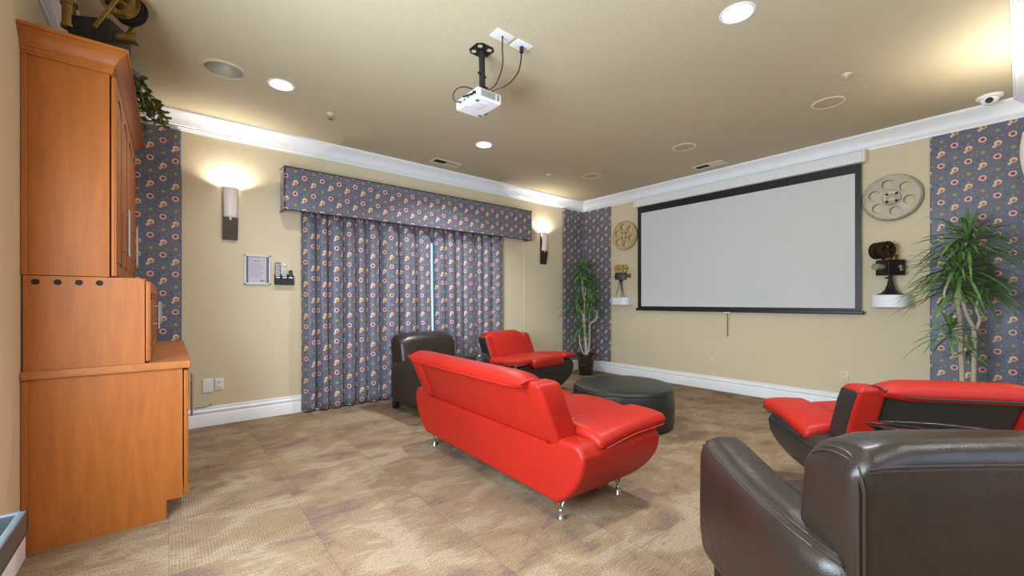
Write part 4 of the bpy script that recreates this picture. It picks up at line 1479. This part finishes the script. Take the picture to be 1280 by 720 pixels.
# glass side tables
def glass_table(label, loc, rz, h, a, b):
    t = thing('glass_side_table', label, 'side table', loc, rz, 'glass side tables')
    obj('glass_top', lathe([(0, h - .01), (.97, h - .01), (1, h - .006), (1, h - .003), (.98, h), (0, h)], 64, sx=a, sy=b), M_GLASS, t)
    obj('column', lathe([(0, .02), (.028, .02), (.02, .06), (.016, h * .5), (.02, h - .03), (.06, h - .011), (0, h - .011)], 24), M_CHROME, t)
    obj('foot_plate', lathe([(0, 0), (.14, 0), (.14, .008), (.06, .018), (0, .022)], 36), M_BLACK, t)
    return t


glass_table('small glass side table between the brown chair and the red chair by the curtains', (2.93, 3.52, 0), R(0), .56, .14, .14)
glass_table('oval glass side table between the near brown chair and the red and black armchair', cam_floor(1.80, 1.905), HEAD - pi / 2 - R(22), .68, .30, .13)

# ================================================================ plants
def blade(p, az, el, Ln, wd, droop, n=7):
    V, F = [], []
    d = Vector((cos(az), sin(az), 0))
    s = Vector((-sin(az), cos(az), 0))
    for i in range(n + 1):
        u = i / n
        hor = Ln * (u * cos(el) + .10 * u * u)
        ver = Ln * (u * sin(el) - droop * u * u)
        c = Vector(p) + d * hor + Vector((0, 0, ver))
        ww = wd * (.55 + .9 * u) * (1 - u ** 3) if u < .999 else 0.0004
        V.append(tuple(c - s * ww + Vector((0, 0, ww * .45))))
        V.append(tuple(c))
        V.append(tuple(c + s * ww + Vector((0, 0, ww * .45))))
    for i in range(n):
        a = i * 3
        F += [(a, a + 1, a + 4, a + 3), (a + 1, a + 2, a + 5, a + 4)]
    return V, F


def rosette(p, n, Ln, rnd, wd=.011, keep=None):
    out = []
    for q in range(n):
        az = q * 2.399 + rnd.uniform(-.3, .3)
        u = q / n
        el = R(82) * (1 - u) + R(-12) * u + rnd.uniform(-.15, .15)
        l = Ln * rnd.uniform(.75, 1.15)
        if keep:
            l = min(l, keep(p, az))
        out.append(blade((p[0], p[1], p[2] - .10 * u), az, el, l, wd * rnd.uniform(.8, 1.2), rnd.uniform(.28, .85)))
    return out


def clear_of_walls(ox, oy, margin=.03):
    def keep(p, az):
        m = 9.0
        dx, dy = cos(az), sin(az)
        if dx > 1e-3:
            m = min(m, (XC - .035 - margin - (ox + p[0])) / dx)
        if dy > 1e-3:
            m = min(m, (YC - .035 - margin - (oy + p[1])) / dy)
        if dy < -1e-3:
            m = min(m, ((oy + p[1]) - (YR + margin)) / -dy)
        return max(.06, m / 1.12)
    return keep


def dracaena(label, x, y, stems, crowns, pot_r, pot_h, leaf, mat, seed):
    rnd = random.Random(seed)
    t = thing('potted_dracaena', label, 'plant', (x, y, 0), 0, 'potted dracaenas')
    obj('pot', lathe([(0, 0), (pot_r * .62, 0), (pot_r * .66, .01), (pot_r * .95, pot_h - .02), (pot_r, pot_h - .015), (pot_r, pot_h), (pot_r * .9, pot_h), (pot_r * .86, pot_h - .05), (0, pot_h - .05)], 36), M_POT, t)
    obj('soil', lathe([(0, pot_h - .03), (pot_r * .86, pot_h - .035), (pot_r * .86, pot_h - .05), (0, pot_h - .05)], 28), M_SOIL, t)
    for pts, r0, r1 in stems:
        obj('stem', tube(spline(pts, 6), (lambda u, a=r0, b=r1: a + (b - a) * u), 8), M_BARK, t)
    kp = clear_of_walls(x, y)
    for (p, n, l) in crowns:
        obj('leaf_cluster', rosette(p, n, l, rnd, leaf, kp), mat, t, smooth=180)
    return t


# local offsets along the picture: s to the right, z up
def off(s, d=0.0):
    v = camr * s - camf * d
    return v.x, v.y


def pt(s, z, d=0.0):
    a, b = off(s, d)
    return (a, b, z)


# corner plant
dracaena('tall slender potted dracaena with curling pale stems, in the far corner', 5.46, 4.68,
         [([pt(0, .30), pt(.0, .5), pt(-.03, .9), pt(-.02, 1.25), pt(-.06, 1.5), pt(0, 1.7)], .022, .012),
          ([pt(.02, .30), pt(.06, .55), pt(.07, .85), pt(.16, .92), pt(.19, 1.05), pt(.10, 1.14), pt(.09, 1.32)], .016, .009),
          ([pt(-.02, .32), pt(-.09, .48), pt(-.10, .70), pt(-.05, .85)], .012, .008),
          ([pt(-.03, .95), pt(-.10, 1.12), pt(-.16, 1.25)], .012, .009),
          ([pt(-.03, 1.1), pt(.03, 1.18), pt(.06, 1.28)], .012, .009),
          ([pt(-.04, 1.30), pt(.0, 1.42), pt(-.06, 1.55), pt(-.07, 1.8)], .012, .009)],
         [(pt(-.07, 1.80), 64, .36), (pt(.02, 1.58), 64, .38), (pt(-.17, 1.23), 54, .34), (pt(.07, 1.22), 56, .36), (pt(-.09, .82), 40, .28)],
         .165, .36, .0125, M_LEAF, 3)
# right plant
dracaena('tall bushy potted dracaena in front of the printed panel at the right edge', 5.44, .30,
         [([pt(-.03, .30), pt(-.05, .7), pt(-.07, 1.12), pt(-.10, 1.28), pt(-.04, 1.5), pt(-.01, 1.78)], .018, .011),
          ([pt(.05, .30), pt(.06, .7), pt(.06, .98), pt(.0, 1.12), pt(-.08, 1.38), pt(-.09, 1.5)], .019, .010),
          ([pt(.06, .95), pt(.11, 1.08), pt(.08, 1.2), pt(.14, 1.36)], .012, .008),
          ([pt(-.10, 1.2), pt(-.20, 1.28), pt(-.17, 1.40), pt(-.09, 1.46)], .009, .007),
          ([pt(.04, .82), pt(-.04, .92), pt(-.12, .99)], .012, .008)],
         [(pt(.0, 1.82), 74, .42), (pt(-.07, 1.58), 74, .42), (pt(-.12, 1.42), 56, .38), (pt(.14, 1.38), 50, .34), (pt(-.15, 1.02), 30, .28), (pt(.03, .85), 14, .20)],
         .19, .38, .013, M_LEAFD, 8)
